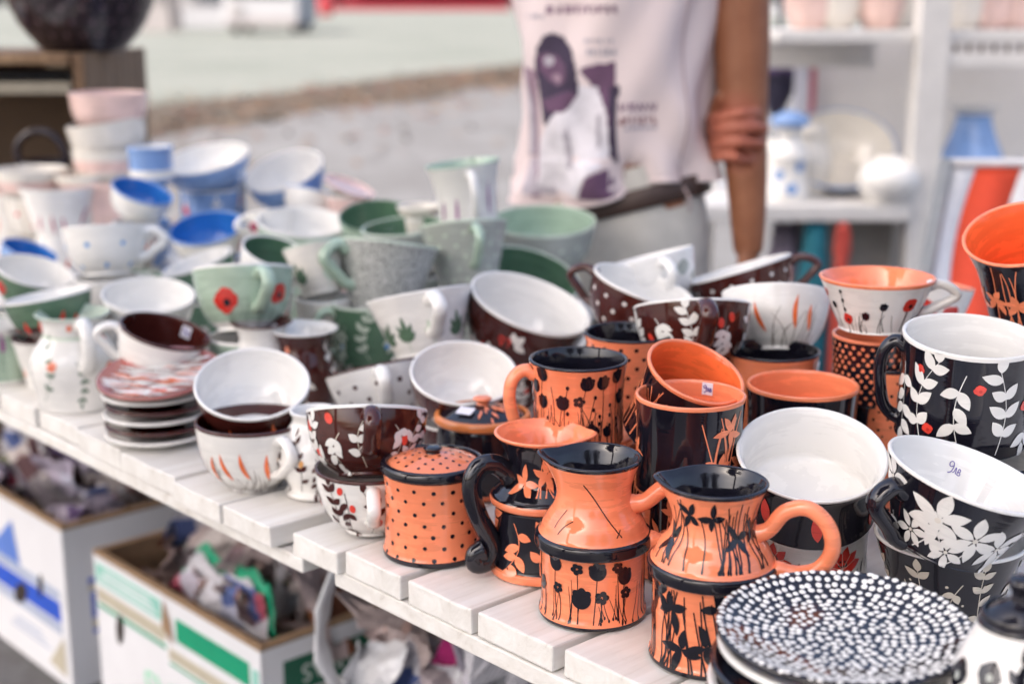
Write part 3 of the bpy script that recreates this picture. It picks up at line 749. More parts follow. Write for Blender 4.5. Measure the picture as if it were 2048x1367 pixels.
# stack of saucers at the left: white and brown, the top one streaked
sc = at(318, 880, TZ); sR = 206/2/FPX*(sc-CAM).dot(ray(1024, 683.5).normalized())
labs = ['white saucer resting on the planks, bottom of the saucer stack', 'brown saucer second from the bottom of the saucer stack', 'white saucer in the middle of the saucer stack', 'brown saucer second from the top of the saucer stack', 'white-rimmed saucer just under the streaked plate']
for k in range(5):
    saucer('saucer', labs[k], Vector((sc.x+rnd.uniform(-.003, .003), sc.y, TZ+.0006+k*.0128)), sR*(1+.02*(k % 2)), Z1, WH if k % 2 == 0 else BR, WH if k == 0 else BR, 'saucers stacked near the ewer', deep=.17, rimc=WH if k % 2 == 0 else BR)
def streaks(root, R, h, t):
    rn = random.Random(3)
    A, B, C_ = MB(), MB(), MB()
    for k in range(380):
        x, y = rn.uniform(-.9, .9)*R, rn.uniform(-.9, .9)*R; L = rn.uniform(.015, .045); w_ = rn.uniform(.0009, .0021)
        a = rad(rn.gauss(-28, 7)); d = Vector((math.cos(a), math.sin(a), 0)); q = Vector((-d.y, d.x, 0)); mbx = rn.choice((A, A, A, A, A, B, C_)); pts = []
        for i in range(7):
            p = Vector((x, y, 0))+d*L*(i/6-.5)
            if p.length > R*.93: pts = []; break
            dd = p.length/R; zt = h*.2+t+max(0, (dd-.4))**2*h*2.25+.0005+.00001*k; p.z = zt; pts.append(p)
        if not pts: continue
        vs = []
        for i, p in enumerate(pts): wv = w_*math.sin(PI*(i+.6)/7.2); vs += [p-q*wv, p+q*wv]
        mbx.add(vs, [(2*i, 2*i+2, 2*i+3, 2*i+1) for i in range(6)])
    tag(A.build('painted_streaks', WH, root), kind='stuff'); tag(B.build('painted_streaks', G('fire'), root), kind='stuff'); tag(C_.build('painted_streaks', G('red'), root), kind='stuff')
r_ = ray(330, 748); c_ = -r_.normalized(); U = (UPV-c_*UPV.dot(c_)).normalized(); Rt = (RTV-c_*RTV.dot(c_)).normalized()
n_ = (c_*.40+(U*math.cos(rad(9))-Rt*math.sin(rad(9)))*math.sqrt(1-.16)).normalized()
tR = sR*1.19; tc = Vector((sc.x, sc.y, 0)) + Vector((.006, .0, TZ+.087))
saucer('plate', 'pink plate with white and orange streaks tilted on the saucer stack', tc - n_*.01, tR, n_, G('russet'), BR, None, streaks, deep=.12)

# ------------------------------------------------------------------ pottery: orange and black mugs
V('mug', 'orange mug with black poppies and black inside standing on saucer', 1157, 717, 200, .90, 'mug', D=.100, out='orange', inn='black', hd=-78, hc='orange', deco=both(d_meadow('black', 60, .03, .93, .0072), d_grass(50, 0, PI, .6, .03, 'black', 'black')), rim='black', hz=dict(thick=.0065, ext=.46))
V('mug', 'orange mug with black dots, black inside, sticker, behind poppy mug', 1258, 664, 182, .92, 'mug', D=.100, out='orange', inn='black', deco=d_dots('black', .017, .0022, .1, .95), tagat=(150, .93, .014, True, True))
V('mug', 'orange-lined black mug tipped on its side behind the tall black mug', 1392, 742, 208, .8, 'mug', .52, -25, D=.100, out='black', inn='dorange', rim='orange', deco=d_lily('orange', ((-90, 90),), 10, .05, .95, .02))
V('mug', 'black mug with orange lilies on one side and pale orange inside', 1381, 788, 222, .86, 'cyl', D=.104, out='black', inn='orange', rim='orange', deco=d_lily('orange', ((26, 66), (-88, -72)), 26, .03, .97, .017, 13, 5), tagat=(160, .93, .012, True, True))
V('mug', 'orange mug with black inside behind the small tipped orange-lined mug', 1546, 700, 188, .9, 'mug', D=.105, out='orange', inn='black', deco=d_meadow('black', 14, .05, .8, .006))
V('mug', 'black mug with bright orange inside behind the large white-lined bowl', 1606, 768, 222, .85, 'cyl', D=.115, out='black', inn='orange', rim='orange', deco=d_lily('orange', ((60, 140),), 8))
V('mug', 'narrow orange mug with scattered black dots, handle on its side', 1778, 728, 128, 1.4, 'cyl', D=.069, out='orange', inn='black', hd=-82, hc='orange', deco=d_dots('black', .014, .0015, .08, .92, jit=.003), hz=dict(thick=.006, ext=.6))
V('teacup', 'white cup with red poppies and orange inside atop dotted black mug', 1755, 553, 229, .46, 'con', None, 0, D=.121, out='white', inn='orange', hd=96, hc='white', need=False, rim='orange',
  deco=both(d_poppies([(-38, .3, .8), (42, .62, 1), (-70, .75, .6), (88, .4, .8), (150, .5, 1)], .0085, True, 'red', 'black', 'black'), d_meadow('black', 14, .03, .85, .005)))
V('mug', 'black mug with orange dots and orange rim under the poppy cup', 1748, 668, 166, .80, 'cyl', D=.090, out='black', inn='orange', rim='orange', deco=d_dots('orange', .0095, .0021, .08, .92))
V('teacup', 'white cup with orange inside tipped behind the poppy cup', 1862, 562, 172, .62, 'cup', .05, -12, D=.105, out='white', inn='orange', rim='orange', deco=d_poppies([(-40, .5, 1), (0, .5, 1.2), (40, .5, 1)], .012, False))
V('mug', 'tall black flared mug with orange flowers and bright orange inside', 2042, 466, 228, .95, 'tall', .56, 8, D=.112, out='black', inn='dorange', rim='orange', hd=62, hc='black', deco=d_lily('orange', ((-95, 95),), 6, .05, .97, .019, 30, 5))
V('mug', 'big black mug with white leaves, red berries, white inside', 1944, 671, 272, .80, 'cyl', .32, -7, D=.128, out='black', inn='white', hd=-84, hc='black', need=False, deco=both(d_sprigs('white', None, 11, .0205, PI, .05, .97), d_poppies([(-42, .78, 1), (12, .70, 1), (-28, .25, 1), (60, .5, 1), (100, .7, 1)], .0058, False, 'berry', 'red')), hz=dict(thick=.006, ext=.28), seg=72)
V('teacup', 'white cup with dark red flowers under the big black mug', 1958, 905, 262, .62, 'cyl', D=.124, out='white', inn='white', rim='black', deco=d_poppies([(55, .6, 1), (35, .4, .8), (75, .3, .9)], .010))
V('bowl', 'large bowl-shaped mug with plain white inside and black outside, tipped open', 1624, 906, 302, .44, 'mug', .62, -7, D=.138, out='black', inn='white', need=False, deco=d_brush('berry', 7, .03, .010), seg=80)
def b2(P):
    pt = P.lay('painted_poppies', 'red', 1); k = P.lay('painted_poppy_centres', 'black', 2); lf = P.lay('painted_leaves', 'black', 1); ln = P.lay('painted_petal_outlines', 'ocherleaf', 2)
    for a in (-36, 36, 130, 220):
        x = rad(a)*P.R; y = P.h*.38
        for q in (150, 115, 80, 45, 15): P.leaf(pt, x, y, .023, .013, q, 0, .7); P.stem(ln, x, y, x+.022*math.cos(rad(q+14)), y+.022*math.sin(rad(q+14)), .0004)
        for q in range(7): P.blob(k, x+.004*math.cos(q), y+.005+.003*math.sin(q*2), .0012)
    for i in range(40):
        x = rad(i*9)*P.R; P.leaf(lf, x, P.h*(.2+.1*math.sin(i)), .014, .003, 75, .1)
V('teacup', 'white cup with big red poppies and black leaves under white-lined bowl', 1618, 1003, 260, .62, 'mug', zb=0, out='white', inn='white', rim='black', deco=b2, seg=72)
V('teacup', 'black cup with large white flowers, tilted, handwritten price sticker inside', 1938, 947, 334, .50, 'con', .30, -22, D=.142, out='black', inn='white', hd=-48, hc='black', need=False, th=.0045,
  deco=both(d_bloom('white', ((-8, .60, 1.1), (26, .50, 1), (52, .42, .95), (-58, .78, .9), (78, .6, .9), (8, .22, .8), (-30, .30, .7)), .022, 6, 'cream', ((-8, .55, -26, .1), (26, .45, 14, .06), (52, .4, 60, .08))), d_sprigs('white', None, 5, .016, 2.6, .04, .5)), hz=dict(thick=.0074, ext=.26, z1=.66, z0=.06), tagat=(193, .74, .017, True, True, -8), seg=80)
V('teacup', 'black cup with white rim and fine white leaf stems under flowered cup', 1902, 1068, 300, .60, 'con', zb=0, out='black', inn='white', deco=both(d_sprigs('ocherleaf', None, 14, .013, PI, .04, .95), d_dots('ocherleaf', .03, .0013, .2, .8)), seg=80)
# saucer and mugs glimpsed lower down between the mugs
V('mug', 'plain orange mug standing on planks behind the two orange jugs', 1336, 985, 190, .8, 'cyl', zb=0, out='orange', inn='black', need=False)
saucer('saucer', 'orange saucer with black underside beneath the orange poppy mug', at(1158, 884, TZ+.098), .056, Z1, OR, BK)
# blurred sugar pot at the bottom corner
pr = [(.030, 0), (.032, .002), (.040, .03), (.0445, .065), (.042, .095), (.030, .125), (.027, .135)]
p0 = at(2040, 1240, TZ+.135); p0.z = TZ
r_, s_ = custom('sugar_pot', 'blurred white pot with black flowers and dark lid at the near corner', 'pot', p0, [(a, b) for a, b in pr], [WH, WH, BK, BK], deco=both(d_poppies([(-40, .5, 1), (0, .62, 1), (-20, .3, .9), (30, .4, 1), (-62, .74, 1), (-25, .80, .9), (-85, .55, 1), (12, .82, .8)], .011, False, 'black', 'grey'), d_sprigs('black', 'berry', 9, .012, PI, .05, .9, None, 3)))
lid(r_, .135, .026, BK, BK, .010, .010, kz=.016)
0 and handle(r_, s_, -75, BK, pts=[(.028, .128), (.040, .142), (.052, .142), (.058, .125), (.054, .10), (.042, .085)], thick=.006)

# ------------------------------------------------------------------ pottery: brown and white row behind
V('teacup', 'brown cup with white dots seen edge-on, tilted, far handle curled', 1476, 537, 217, .5, 'cup', .06, 15.8, D=.142, out='brown', inn='white', hd=88, hc='brown', deco=d_dots('white', .024, .0026, .15, .92))
V('teacup', 'brown cup with white dots tipped towards the white flowered cup', 1288, 568, 212, .55, 'bowl', .24, -20, D=.130, out='brown', inn='white', hd=-100, hc='brown', deco=d_dots('white', .024, .0028, .15, .92))
V('teacup', 'brown cup with white leaves and red buds, handle facing us', 1384, 612, 236, .52, 'cup', -.12, 2, D=.132, out='brown', inn='white', hd=12, hc='brown', deco=d_sprigs('white', 'berry', 9, .0155), hz=dict(thick=.0075, ext=.36))
V('teacup', 'white cup with orange grass spikes beside the brown leaf cup', 1552, 588, 216, .56, 'cup', -.20, 0, D=.127, out='white', inn='white', deco=d_grass(40, 10, PI, .7))
V('teacup', 'white cup with grey flower and handle tilted behind brown dotted cup', 1292, 515, 196, .55, 'cup', .04, 14, D=.128, out='white', inn='white', hd=18, hc='white', deco=d_poppies([(45, .7, 1), (70, .5, .7)], .011, False, 'grey', 'grey'))
V('bowl', 'plain white shallow bowl rim showing behind the poppy mug', 1130, 700, 120, .5, 'bowl', None, 0, zb=.0, out='white', inn='white')

# ------------------------------------------------------------------ pottery: green and grey group
V('bowl', 'wide grey-green bowl with shiny green inside at the back', 1086, 441, 213, .52, 'bowl', .30, 0, D=.178, out='grey', inn='mint', rim='palegreen', deco=d_dots('palegreen', .03, .004, .3, .85))
V('teacup', 'deep green lined cup tipped behind the berry cup', 1062, 545, 208, .55, 'bowl', .45, -18, D=.160, out='grey', inn='green', rim='palegreen', hd=70, hc='white')
V('mug', 'grey-green mug with white dots and pale handle facing us', 927, 449, 178, .75, 'con', -.10, 5, D=.130, out='grey', inn='green', rim='palegreen', hd=14, hc='mint', deco=d_dots('palegreen', .026, .0032, .15, .92))
V('teacup', 'speckled grey cup with handle on its side, leaning', 777, 487, 206, .66, 'con', -.04, -6, D=.145, outm=M_SPECK, out='grey', inn='green', rim='palegreen', hd=-62, hc='mint', hz=dict(thick=.008, ext=.40))
V('teacup', 'pale grey cup with green leaf wedged beside the speckled cup', 626, 490, 126, .8, 'con', -.1, 12, D=.088, out='cream', inn='green', rim='palegreen', deco=d_bigleaf(5))
V('teacup', 'green cup with blue flowers and looped handle under speckled cup', 738, 604, 152, .75, 'cyl', D=.105, out='green', inn='white', rim='palegreen', hd=-80, hc='mint', deco=d_sprigs('palegreen', 'skyblue', 9, .014))
V('teacup', 'white cup with large green leaves, white handle facing us', 838, 589, 216, .56, 'con', -.05, 10, D=.138, out='white', inn='green', rim='white', hd=14, hc='white', deco=d_bigleaf(9), hz=dict(thick=.0072, ext=.4))
V('teacup', 'dark green lined cup peeping out behind the white-lined cup', 750, 430, 146, .55, 'bowl', .42, 5, D=.118, out='mint', inn='green', rim='green')
V('teacup', 'grey-green cup open towards us behind the speckled cup', 806, 452, 168, .6, 'cup', .22, 6, D=.130, out='grey', inn='green', rim='palegreen', hd=40, hc='mint')
V('mug', 'tall white mug with purple strokes and green lip before the shirt', 925, 326, 152, .95, 'tall', .10, 7, D=.118, out='white', inn='mint', rim='mint', hd=10, hc='white', deco=d_brush('purple', 9, .045, .005))
V('teacup', 'white cup with dark green inside tilted left of the grey cup', 552, 503, 140, .62, 'bowl', .42, -15, D=.100, out='white', inn='green', rim='white')
V('teacup', 'pale green cup with big red poppies, handle facing us', 486, 538, 203, .62, 'cup', -.10, 2, D=.136, out='mint', inn='white', hd=20, hc='mint', deco=d_poppies([(-24, .46, 1.35), (46, .56, 1.1), (120, .5, 1), (200, .5, 1)], .0135, True), bands=((0, .14),), bc='white', hz=dict(thick=.007, ext=.4))
V('bowl', 'cup with wide plain white inside near the green group', 606, 443, 184, .50, 'bowl', .32, -2, D=.153, out='mint', inn='white', rim='white')

# ------------------------------------------------------------------ pottery: left side, white, brown and dark green
V('bowl', 'white cup with plain white inside tilted above the brown-lined cup', 297, 589, 184, .5, 'bowl', .40, 0, D=.130, out='white', inn='white')
V('teacup', 'white cup with glossy dark brown inside and price sticker', 331, 661, 182, .62, 'bowl', .36, -13, D=.118, out='white', inn='brown', rim='brown', hd=-88, hc='white', tagat=(150, .82, .016, True, True))
V('teacup', 'dark green cup with red poppy and white inside at the picture edge', 70, 541, 156, .5, 'bowl', .38, -12, D=.118, out='leafgreen', inn='white', deco=d_poppies([(-50, .6, 1)], .012, False))
V('teacup', 'dark green cup with red tulips and white rim tilted above white cup', 94, 590, 174, .48, 'cup', .10, 12, D=.122, out='leafgreen', inn='white', deco=d_brush('berry', 12, .02, .007), bands=((0, .4),), bc='brown', need=False)
V('teacup', 'white cup with pink flowers and white handle beside the ewer', 88, 672, 128, .78, 'con', zb=0, out='white', inn='brown', hd=34, hc='white', deco=d_brush('salmon', 9, .02, .005))
V('mug', 'pale green mug with lavender and thick white rim cut by picture edge', 2, 648, 108, 1.05, 'cyl', zb=0, out='mint', inn='white', rim='white', deco=d_lav(12), bands=((.85, 1.0), (0, .06)), bc='white')
V('teacup', 'white-lined cup seen almost edge-on beside the poppy cup', 394, 523, 148, .5, 'cup', .20, 21, D=.118, out='green', inn='white')
V('mug', 'small white jug-like cup with open handle behind white tilted bowl', 186, 548, 82, .8, 'cyl', D=.068, out='white', inn='white', hd=60, hc='white')
V('teacup', 'green lined cup hidden behind the white tilted bowl', 278, 556, 112, .5, 'bowl', .30, 0, D=.095, out='mint', inn='green', rim='mint')

# ------------------------------------------------------------------ pottery: blue group
V('bowl', 'blue bowl with white inside tilted highest in the blue group', 410, 316, 178, .33, 'bowl', .30, 14, D=.165, out='lblue', inn='white')
V('bowl', 'blue bowl with white inside tilted nearest the paved path', 567, 341, 163, .45, 'bowl', .43, 20, D=.155, out='lblue', inn='white')
V('bowl', 'white cup with deep blue inside tipped beside pink cups', 285, 382, 124, .5, 'bowl', .37, -15, D=.106, out='white', inn='blue', rim='lblue')
V('bowl', 'cup with bright blue inside tilted in front of flowered blue cup', 412, 455, 150, .5, 'bowl', .43, 12, D=.128, out='white', inn='blue', rim='lblue', deco=d_poppies([(-30, .5, 1), (60, .5, 1)], .009, False))
V('mug', 'upright blue mug with pale band standing behind the blue bowls', 300, 294, 92, .7, 'cyl', D=.082, out='lblue', inn='white', rim='lblue', bands=((.05, .35),), bc='white')
V('mug', 'blue flowered mug with red blooms between the blue cups', 424, 352, 136, .62, 'cyl', D=.130, out='lblue', inn='white', rim='lblue', deco=both(d_poppies([(-52, .3, 1), (48, .5, 1), (0, .5, .6)], .012, False, 'berry', 'berry'), d_sprigs('white', None, 7, .016)))
V('teacup', 'white cup with blue rim and round handle leaning beside blue bowl', 628, 385, 120, .55, 'cup', -.12, -12, D=.112, out='white', inn='blue', rim='lblue', hd=70, hc='white')
V('teacup', 'white cup with pale blue dots and white handle', 208, 455, 166, .58, 'cup', -.06, 4, D=.126, out='white', inn='blue', rim='white', hd=82, hc='white', deco=d_dots('skyblue', .05, .0036, .2, .9), hz=dict(thick=.0075))
V('bowl', 'blue-lined cup tipped at the picture edge above white-lined cup', 60, 500, 112, .5, 'bowl', .32, -18, D=.100, out='lblue', inn='blue', rim='lblue')
V('teacup', 'white cup with round handle and dark flower below the blue bowl', 536, 425, 100, .7, 'con', -.1, 8, D=.085, out='white', inn='white', hd=-70, hc='white', deco=d_poppies([(-50, .6, 1)], .010, False, 'crimson', 'black'))
V('bowl', 'small blue saucer-like bowl glimpsed between the dotted and deep blue cups', 292, 436, 96, .4, 'bowl', .2, -10, D=.085, out='lblue', inn='blue', rim='lblue')

# ------------------------------------------------------------------ pottery: pale pink group
V('mug', 'white mug with crimson brush strokes and big handle', 118, 372, 158, .66, 'con', None, 0, D=.150, out='white', inn='white', rim='white', hd=84, hc='white', deco=d_brush('crimson', 12, .04, .005), hz=dict(thick=.008))
V('mug', 'pale pink mug with looped handle at the picture edge', 20, 385, 110, .8, 'cyl', None, 0, D=.110, out='white', inn='pink', rim='white', hd=70, hc='white', deco=d_brush('pink', 8, .04, .008))
for k, (uu, vv, ww) in enumerate(((60, 338, 150), (170, 348, 120))):
    V('bowl', ['cream bowl with salmon band behind the crimson-stroked mug', 'cream bowl with pink band beside the blue mug'][k], uu, vv, ww, .4, 'bowl', None, 0, D=.145-.03*k, out='cream', inn='cream', bands=((.3, .7),), bc='pink')
pts_ = atd(226, 340, 2.75)
zz = TZ
plabs = ['lowest bowl of the tall pink stack', 'second lowest bowl of the tall pink stack', 'cream bowl with rosy band low in the pink stack', 'cream bowl tilted under the topmost pink bowl', 'smooth pink bowl on top of the tall pink stack']
for k in range(5):
    hgt = (pts_.z - .012 - TZ)/2 if k < 2 else .066
    SHAPES['stack'] = [(.72, 0), (.75, .02), (.80, .1), (.93, .4), (.98, .8), (1, 1)]
    n = Z1 if k != 3 else Vector((-.14, -.03, 1)).normalized()
    root = empty('bowl', frame(n, Vector((pts_.x, pts_.y, zz)))); tag(root, plabs[k], 'bowl', 'bowls in the tall pink stack')
    R = .078 - .001*k; sf = Surf(smooth_prof([(a*R, b*hgt) for a, b in SHAPES['stack']]), hgt, k)
    c1 = G(['cream', 'pink', 'cream', 'cream', 'pink'][k]); body_mesh('body', sf, .004, [c1, G('brown') if k == 3 else c1, c1, G('pink')], root, bands=[(.4*hgt, .75*hgt, 3)] if k == 2 else ())
    zz += hgt*(.94 if k < 2 else .80)
V('plate', 'pink plate lying tilted behind the white round-handled cup', 700, 372, 110, .12, 'bowl', .25, -20, D=.10, out='pink', inn='pink', cat='plate')
V('bowl', 'pale pink shallow bowl behind the green-lined cup', 838, 412, 90, .3, 'bowl', None, 0, D=.072, out='cream', inn='cream', cat='bowl')

# ------------------------------------------------------------------ pottery: the cups that carry the piled ones
_sup = {}
def support(x, y, top, colr, D, lab):
    n = max(1, round(top/.085)); h = top/n; R = min(.052, D*.42)
    for k in range(n):
        key = (colr, round(h, 2), round(R, 2))
        if key not in _sup:
            sf = Surf(smooth_prof([(a*round(R, 2), b*round(h, 2)) for a, b in SHAPES['cyl' if colr in ('orange', 'black') else 'cup']]), round(h, 2), 9)
            o = body_mesh('body', sf, .0038, [G(colr), G('white' if colr not in ('orange', 'black') else 'orange'), G('white' if colr not in ('orange', 'black') else 'orange'), G(colr)], None, seg=40)
            P = Paint(sf, 7); {'orange': d_dots('black', .017, .0022), 'black': d_lily('orange', ((-180, 180),), 10, .05, .95, .018), 'brown': d_sprigs('white', 'berry', 8, .014), 'grey': d_dots('palegreen', .024, .003), 'white': d_grass(30, 8)}.get(colr, d_sprigs('white', 'berry', 6, .013))(P)
            kids = []
            for (nm, c), (mb, off) in P.L.items():
                if mb.f: kids.append(tag(mb.build(nm, G(c)), kind='stuff'))
            _sup[key] = [o]+kids; objs = _sup[key]
        else: objs = [c.copy() for c in _sup[key]]; [COL.objects.link(c) for c in objs]
        root = empty('teacup' if colr not in ('orange', 'black') else 'mug', Matrix.Translation((x, y, TZ+k*h)) @ Matrix.Rotation((k*1.7+x*31) % 6.28, 4, 'Z') @ Matrix.Scale(h/round(h, 2), 4, (0, 0, 1)))
        for c in objs: c.parent = root
        nm = {'grey': 'grey-green', 'lblue': 'blue', 'mint': 'pale green', 'leafgreen': 'dark green', 'green': 'green'}.get(colr, colr)
        tag(root, f"{nm} cup {['lowest', 'second', 'third', 'fourth'][min(k, 3)] if n > 1 else 'straight'} under the {' '.join(lab.split()[:10])}", 'cup', 'cups underneath the pile')
for x, y, low, colr, D, lab in NEED:
    if low > .03: support(x, y, low+.004, colr, D, lab)

# ------------------------------------------------------------------ unseen trees; the first added so its crown shades the stall
def tree(name, label, base, ch, cr, seed, nleaf, leaf=.20, off=(0, 0), group=None, flat=.55):
    rn = random.Random(seed); root = empty(name, Vector(base)); tag(root, label, 'tree', group)
    bark = plain('bark_'+name+str(seed), (.09, .065, .045), .9, .3, 6, .8, .03)
    mb = MB(); top = Vector((off[0], off[1], ch)); r0 = .05*cr+.05
    tr = crom([(0, 0, 0), (off[0]*.15, off[1]*.1, ch*.3), (off[0]*.5, off[1]*.5, ch*.65), tuple(top)], 5)
    mb.tube(tr, [r0*(1.25-.8*i/len(tr)) for i in range(len(tr))], 12); clumps = []
    for k in range(26):
        a = rn.uniform(0, 2*PI); el = rn.uniform(-.35, 1); rr = cr*rn.uniform(.5, .95)
        e = top + Vector((math.cos(a)*rr*math.sqrt(max(.1, 1-max(0, el)**2)), math.sin(a)*rr*math.sqrt(max(.1, 1-max(0, el)**2)), el*cr*flat))
        s = tr[rn.randint(len(tr)//2, len(tr)-1)]; m = (s+e)/2 + Vector((0, 0, -.15*cr*rn.random()))
        mb.tube(crom([tuple(s), tuple(m), tuple(e)], 4), [r0*.34*(1-.8*i/8) for i in range(9)], 7); clumps.append(e); clumps.append(m)
    mb.build('trunk', bark, root)
    cb = MB(); per = nleaf//len(clumps)
    for c in clumps:
        sz = cr*rn.uniform(.22, .36)
        for i in range(per):
            d = Vector((rn.gauss(0, 1), rn.gauss(0, 1), rn.gauss(0, .7))); d = d.normalized()*sz*rn.random()**.45; p = c+d
            x = Vector((rn.gauss(0, 1), rn.gauss(0, 1), rn.gauss(0, .5))).normalized(); y = x.orthogonal().normalized(); y = (y*math.cos(i)+x.cross(y)*math.sin(i))
            L = leaf*rn.uniform(.6, 1.2); y = y*L*.55; x = x*L
            cb.add([p-x*.5, p+y*.5-x*.08, p+x*.5, p-y*.5-x*.08], [(0, 1, 2, 3)], rn.choice((0, 0, 1)))
    lm = []
    for k, c in enumerate(((.045, .085, .022), (.075, .115, .03))):
        m, t, b = new_mat('leaf_%s_%d_%d' % (name, seed, k)); setc(b, c); b.inputs['Roughness'].default_value = .5; lm.append(m)
    tag(cb.build('crown', lm, root, False), kind='stuff'); return root
cc = Vector((0.1, 1.9, 0.9)) + sdir*7.6  # crown centre set on the line to the sun, to shade the table
tree('broadleaf_tree', 'unseen leafy tree added so its crown shades the pottery', (cc.x-.6, cc.y-.6, 0), cc.z, 3.3, 3, 36000, .25, (.6, .6))
tree('broadleaf_tree', 'leafy tree behind the photographer mirrored in the black jug mouths', (3.5, -9.5, 0), 5.2, 3.2, 8, 5000, .22, (.2, 0), flat=.8)
tree('broadleaf_tree', 'second leafy tree behind the photographer, nearer the lawn', (-1.5, -12, 0), 6.0, 3.6, 9, 5000, .24, (.2, 0), flat=.8)

# ------------------------------------------------------------------ banana boxes of wrapped pottery under the table
M_CARD = plain('raw_cardboard', (.30, .195, .115), .85, .12, 60, .2, .0006)
M_CARDW = plain('white_printed_cardboard', (.72, .73, .76), .55, .04, 8, .15, .003)
M_BXGREEN = plain('green_print', (.005, .30, .155), .5, .06, 30, 0); M_BXDK = plain('dark_green_print', (.004, .10, .055), .5, .06, 30, 0)
M_BXTEAL = plain('teal_print', (.28, .58, .50), .5, .1, 120, 0); M_BXTAN = plain('tan_print', (.48, .44, .34), .55, .06, 30, 0)
M_BXBLUE = plain('blue_print', (.02, .085, .52), .5, .06, 30, 0); M_BXPALE = plain('pale_blue_print', (.36, .42, .55), .5, .06, 30, 0)
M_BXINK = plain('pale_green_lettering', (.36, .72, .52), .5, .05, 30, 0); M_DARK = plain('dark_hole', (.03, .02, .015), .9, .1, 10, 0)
def text(body, size, mat, parent, M, name='lettering', ext=.0004):
    c = bpy.data.curves.new(name, 'FONT'); c.body = body; c.size = size; c.extrude = ext; c.align_x = 'CENTER'; c.align_y = 'CENTER'
    o = bpy.data.objects.new(name, c); COL.objects.link(o); c.materials.append(mat); bpy.context.view_layer.update(); me = bpy.data.meshes.new_from_object(o.evaluated_get(bpy.context.evaluated_depsgraph_get())); bpy.data.objects.remove(o)
    o = bpy.data.objects.new(name, me); COL.objects.link(o); o.parent = parent; o.matrix_local = M; tag(o, kind='stuff'); return o
def box_card(label, corner, L, Wd, h, z0, prints):
    """corner: nearest rim corner; L runs along the table edge, Wd along the planks"""
    root = empty('cardboard_box', Matrix.Translation(Vector((corner.x, corner.y, z0))) @ Matrix.Rotation(EA, 4, 'Z')); tag(root, label, 'box')
    t = .007      # local x = into the table, local y = along the edge
    for nm, c, d in (('side_panel', (t/2, L/2, h/2), (t, L, h)), ('side_panel', (Wd-t/2, L/2, h/2), (t, L, h)),
                     ('end_panel', (Wd/2, t/2, h/2), (Wd-2*t-.0006, t, h)), ('end_panel', (Wd/2, L-t/2, h/2), (Wd-2*t-.0006, t, h)), ('bottom', (Wd/2, L/2, .004), (Wd-2*t-.001, L-2*t-.001, .006))):
        mb = MB(); mb.box(c, d); o = mb.build(nm, [M_CARDW, M_CARD], root, False)
        for p in o.data.polygons:
            ce = p.center
            inn = p.normal.z > .5 or (t*.5 < ce.x < Wd-t*.5 and t*.5 < ce.y < L-t*.5)
            if inn: p.material_index = 1
    # folded raw rim along the top
    for nm, c, d in (('rim_fold', (.006, L/2, h+.0045), (.014, L+.002, .008)), ('rim_fold', (Wd/2, .006, h+.0045), (Wd-.014, .014, .008)), ('rim_fold', (Wd-.006, L/2, h+.0045), (.014, L+.002, .008)), ('rim_fold', (Wd/2, L-.006, h+.0045), (Wd-.014, .014, .008))):
        mb = MB(); mb.box(c, d); bevel(mb.build(nm, M_CARD, root, False), .002)
    for nm, face, a0, a1, b0, b1, mat in prints:
        mb = MB()
        if face == 'L': mb.box((-.0006, (a0+a1)/2*L, (b0+b1)/2*h), (.0012, (a1-a0)*L, (b1-b0)*h))
        else: mb.box(((a0+a1)/2*Wd, -.0006, (b0+b1)/2*h), ((a1-a0)*Wd, .0012, (b1-b0)*h))
        mb.build(nm, mat, root, False)
    return root
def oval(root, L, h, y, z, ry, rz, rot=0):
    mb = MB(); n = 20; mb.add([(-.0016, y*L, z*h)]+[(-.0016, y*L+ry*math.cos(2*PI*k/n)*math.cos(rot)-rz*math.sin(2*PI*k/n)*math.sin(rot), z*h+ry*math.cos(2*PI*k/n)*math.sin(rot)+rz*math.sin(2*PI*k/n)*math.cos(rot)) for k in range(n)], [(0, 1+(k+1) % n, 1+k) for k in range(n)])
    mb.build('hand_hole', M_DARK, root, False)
BZ = .29
c2 = at(520, 1304, BZ); BH = BZ-.002
b2x = box_card('white banana box with green stripes holding newspaper-wrapped pottery', c2, .535, .40, BH, .002,
   [('green_stripe', 'L', .06, .47, .76, .90, M_BXGREEN), ('tan_stripe', 'L', .04, .52, .62, .69, M_BXTAN), ('green_line', 'L', .04, .52, .585, .60, M_BXGREEN),
    ('teal_panel', 'L', .56, .985, .83, .955, M_BXTEAL), ('tan_stripe', 'L', .54, .985, .71, .79, M_BXTAN), ('green_line', 'L', .54, .985, .665, .69, M_BXGREEN),
    ('green_panel', 'W', .10, .72, .70, .90, M_BXDK), ('tan_panel', 'W', .10, .95, .36, .68, M_BXTAN), ('teal_square', 'L', .012, .045, .78, .88, M_BXTEAL)])
oval(b2x, .535, BH, .84, .60, .013, .030, .2); oval(b2x, .535, BH, .16, .44, .013, .03, .2)
for k in range(3):
    mb = MB(); mb.box((-.0016, .535*(.775), BH*(.865+.03*k)), (.0008, .20-.02*k, .004)); mb.build('small_lettering', M_CARDW, b2x, False)
mb = MB(); mb.add([(-.0022, .535*.535, BH*.98), (-.0022, .535*.555, BH*.80), (-.0022, .535*.49, BH*.72), (-.0022, .535*.50, BH*.86)], [(0, 3, 2, 1)]); mb.build('torn_patch', M_CARD, b2x, False)
UD = Matrix.Rotation(PI, 4, 'Z')
text('BANANAS', .085, M_BXINK, b2x, Matrix.Translation((-.0012, .535*.33, BH*.36)) @ Matrix(((0, 0, -1, 0), (-1, 0, 0, 0), (0, 1, 0, 0), (0, 0, 0, 1))) @ UD)
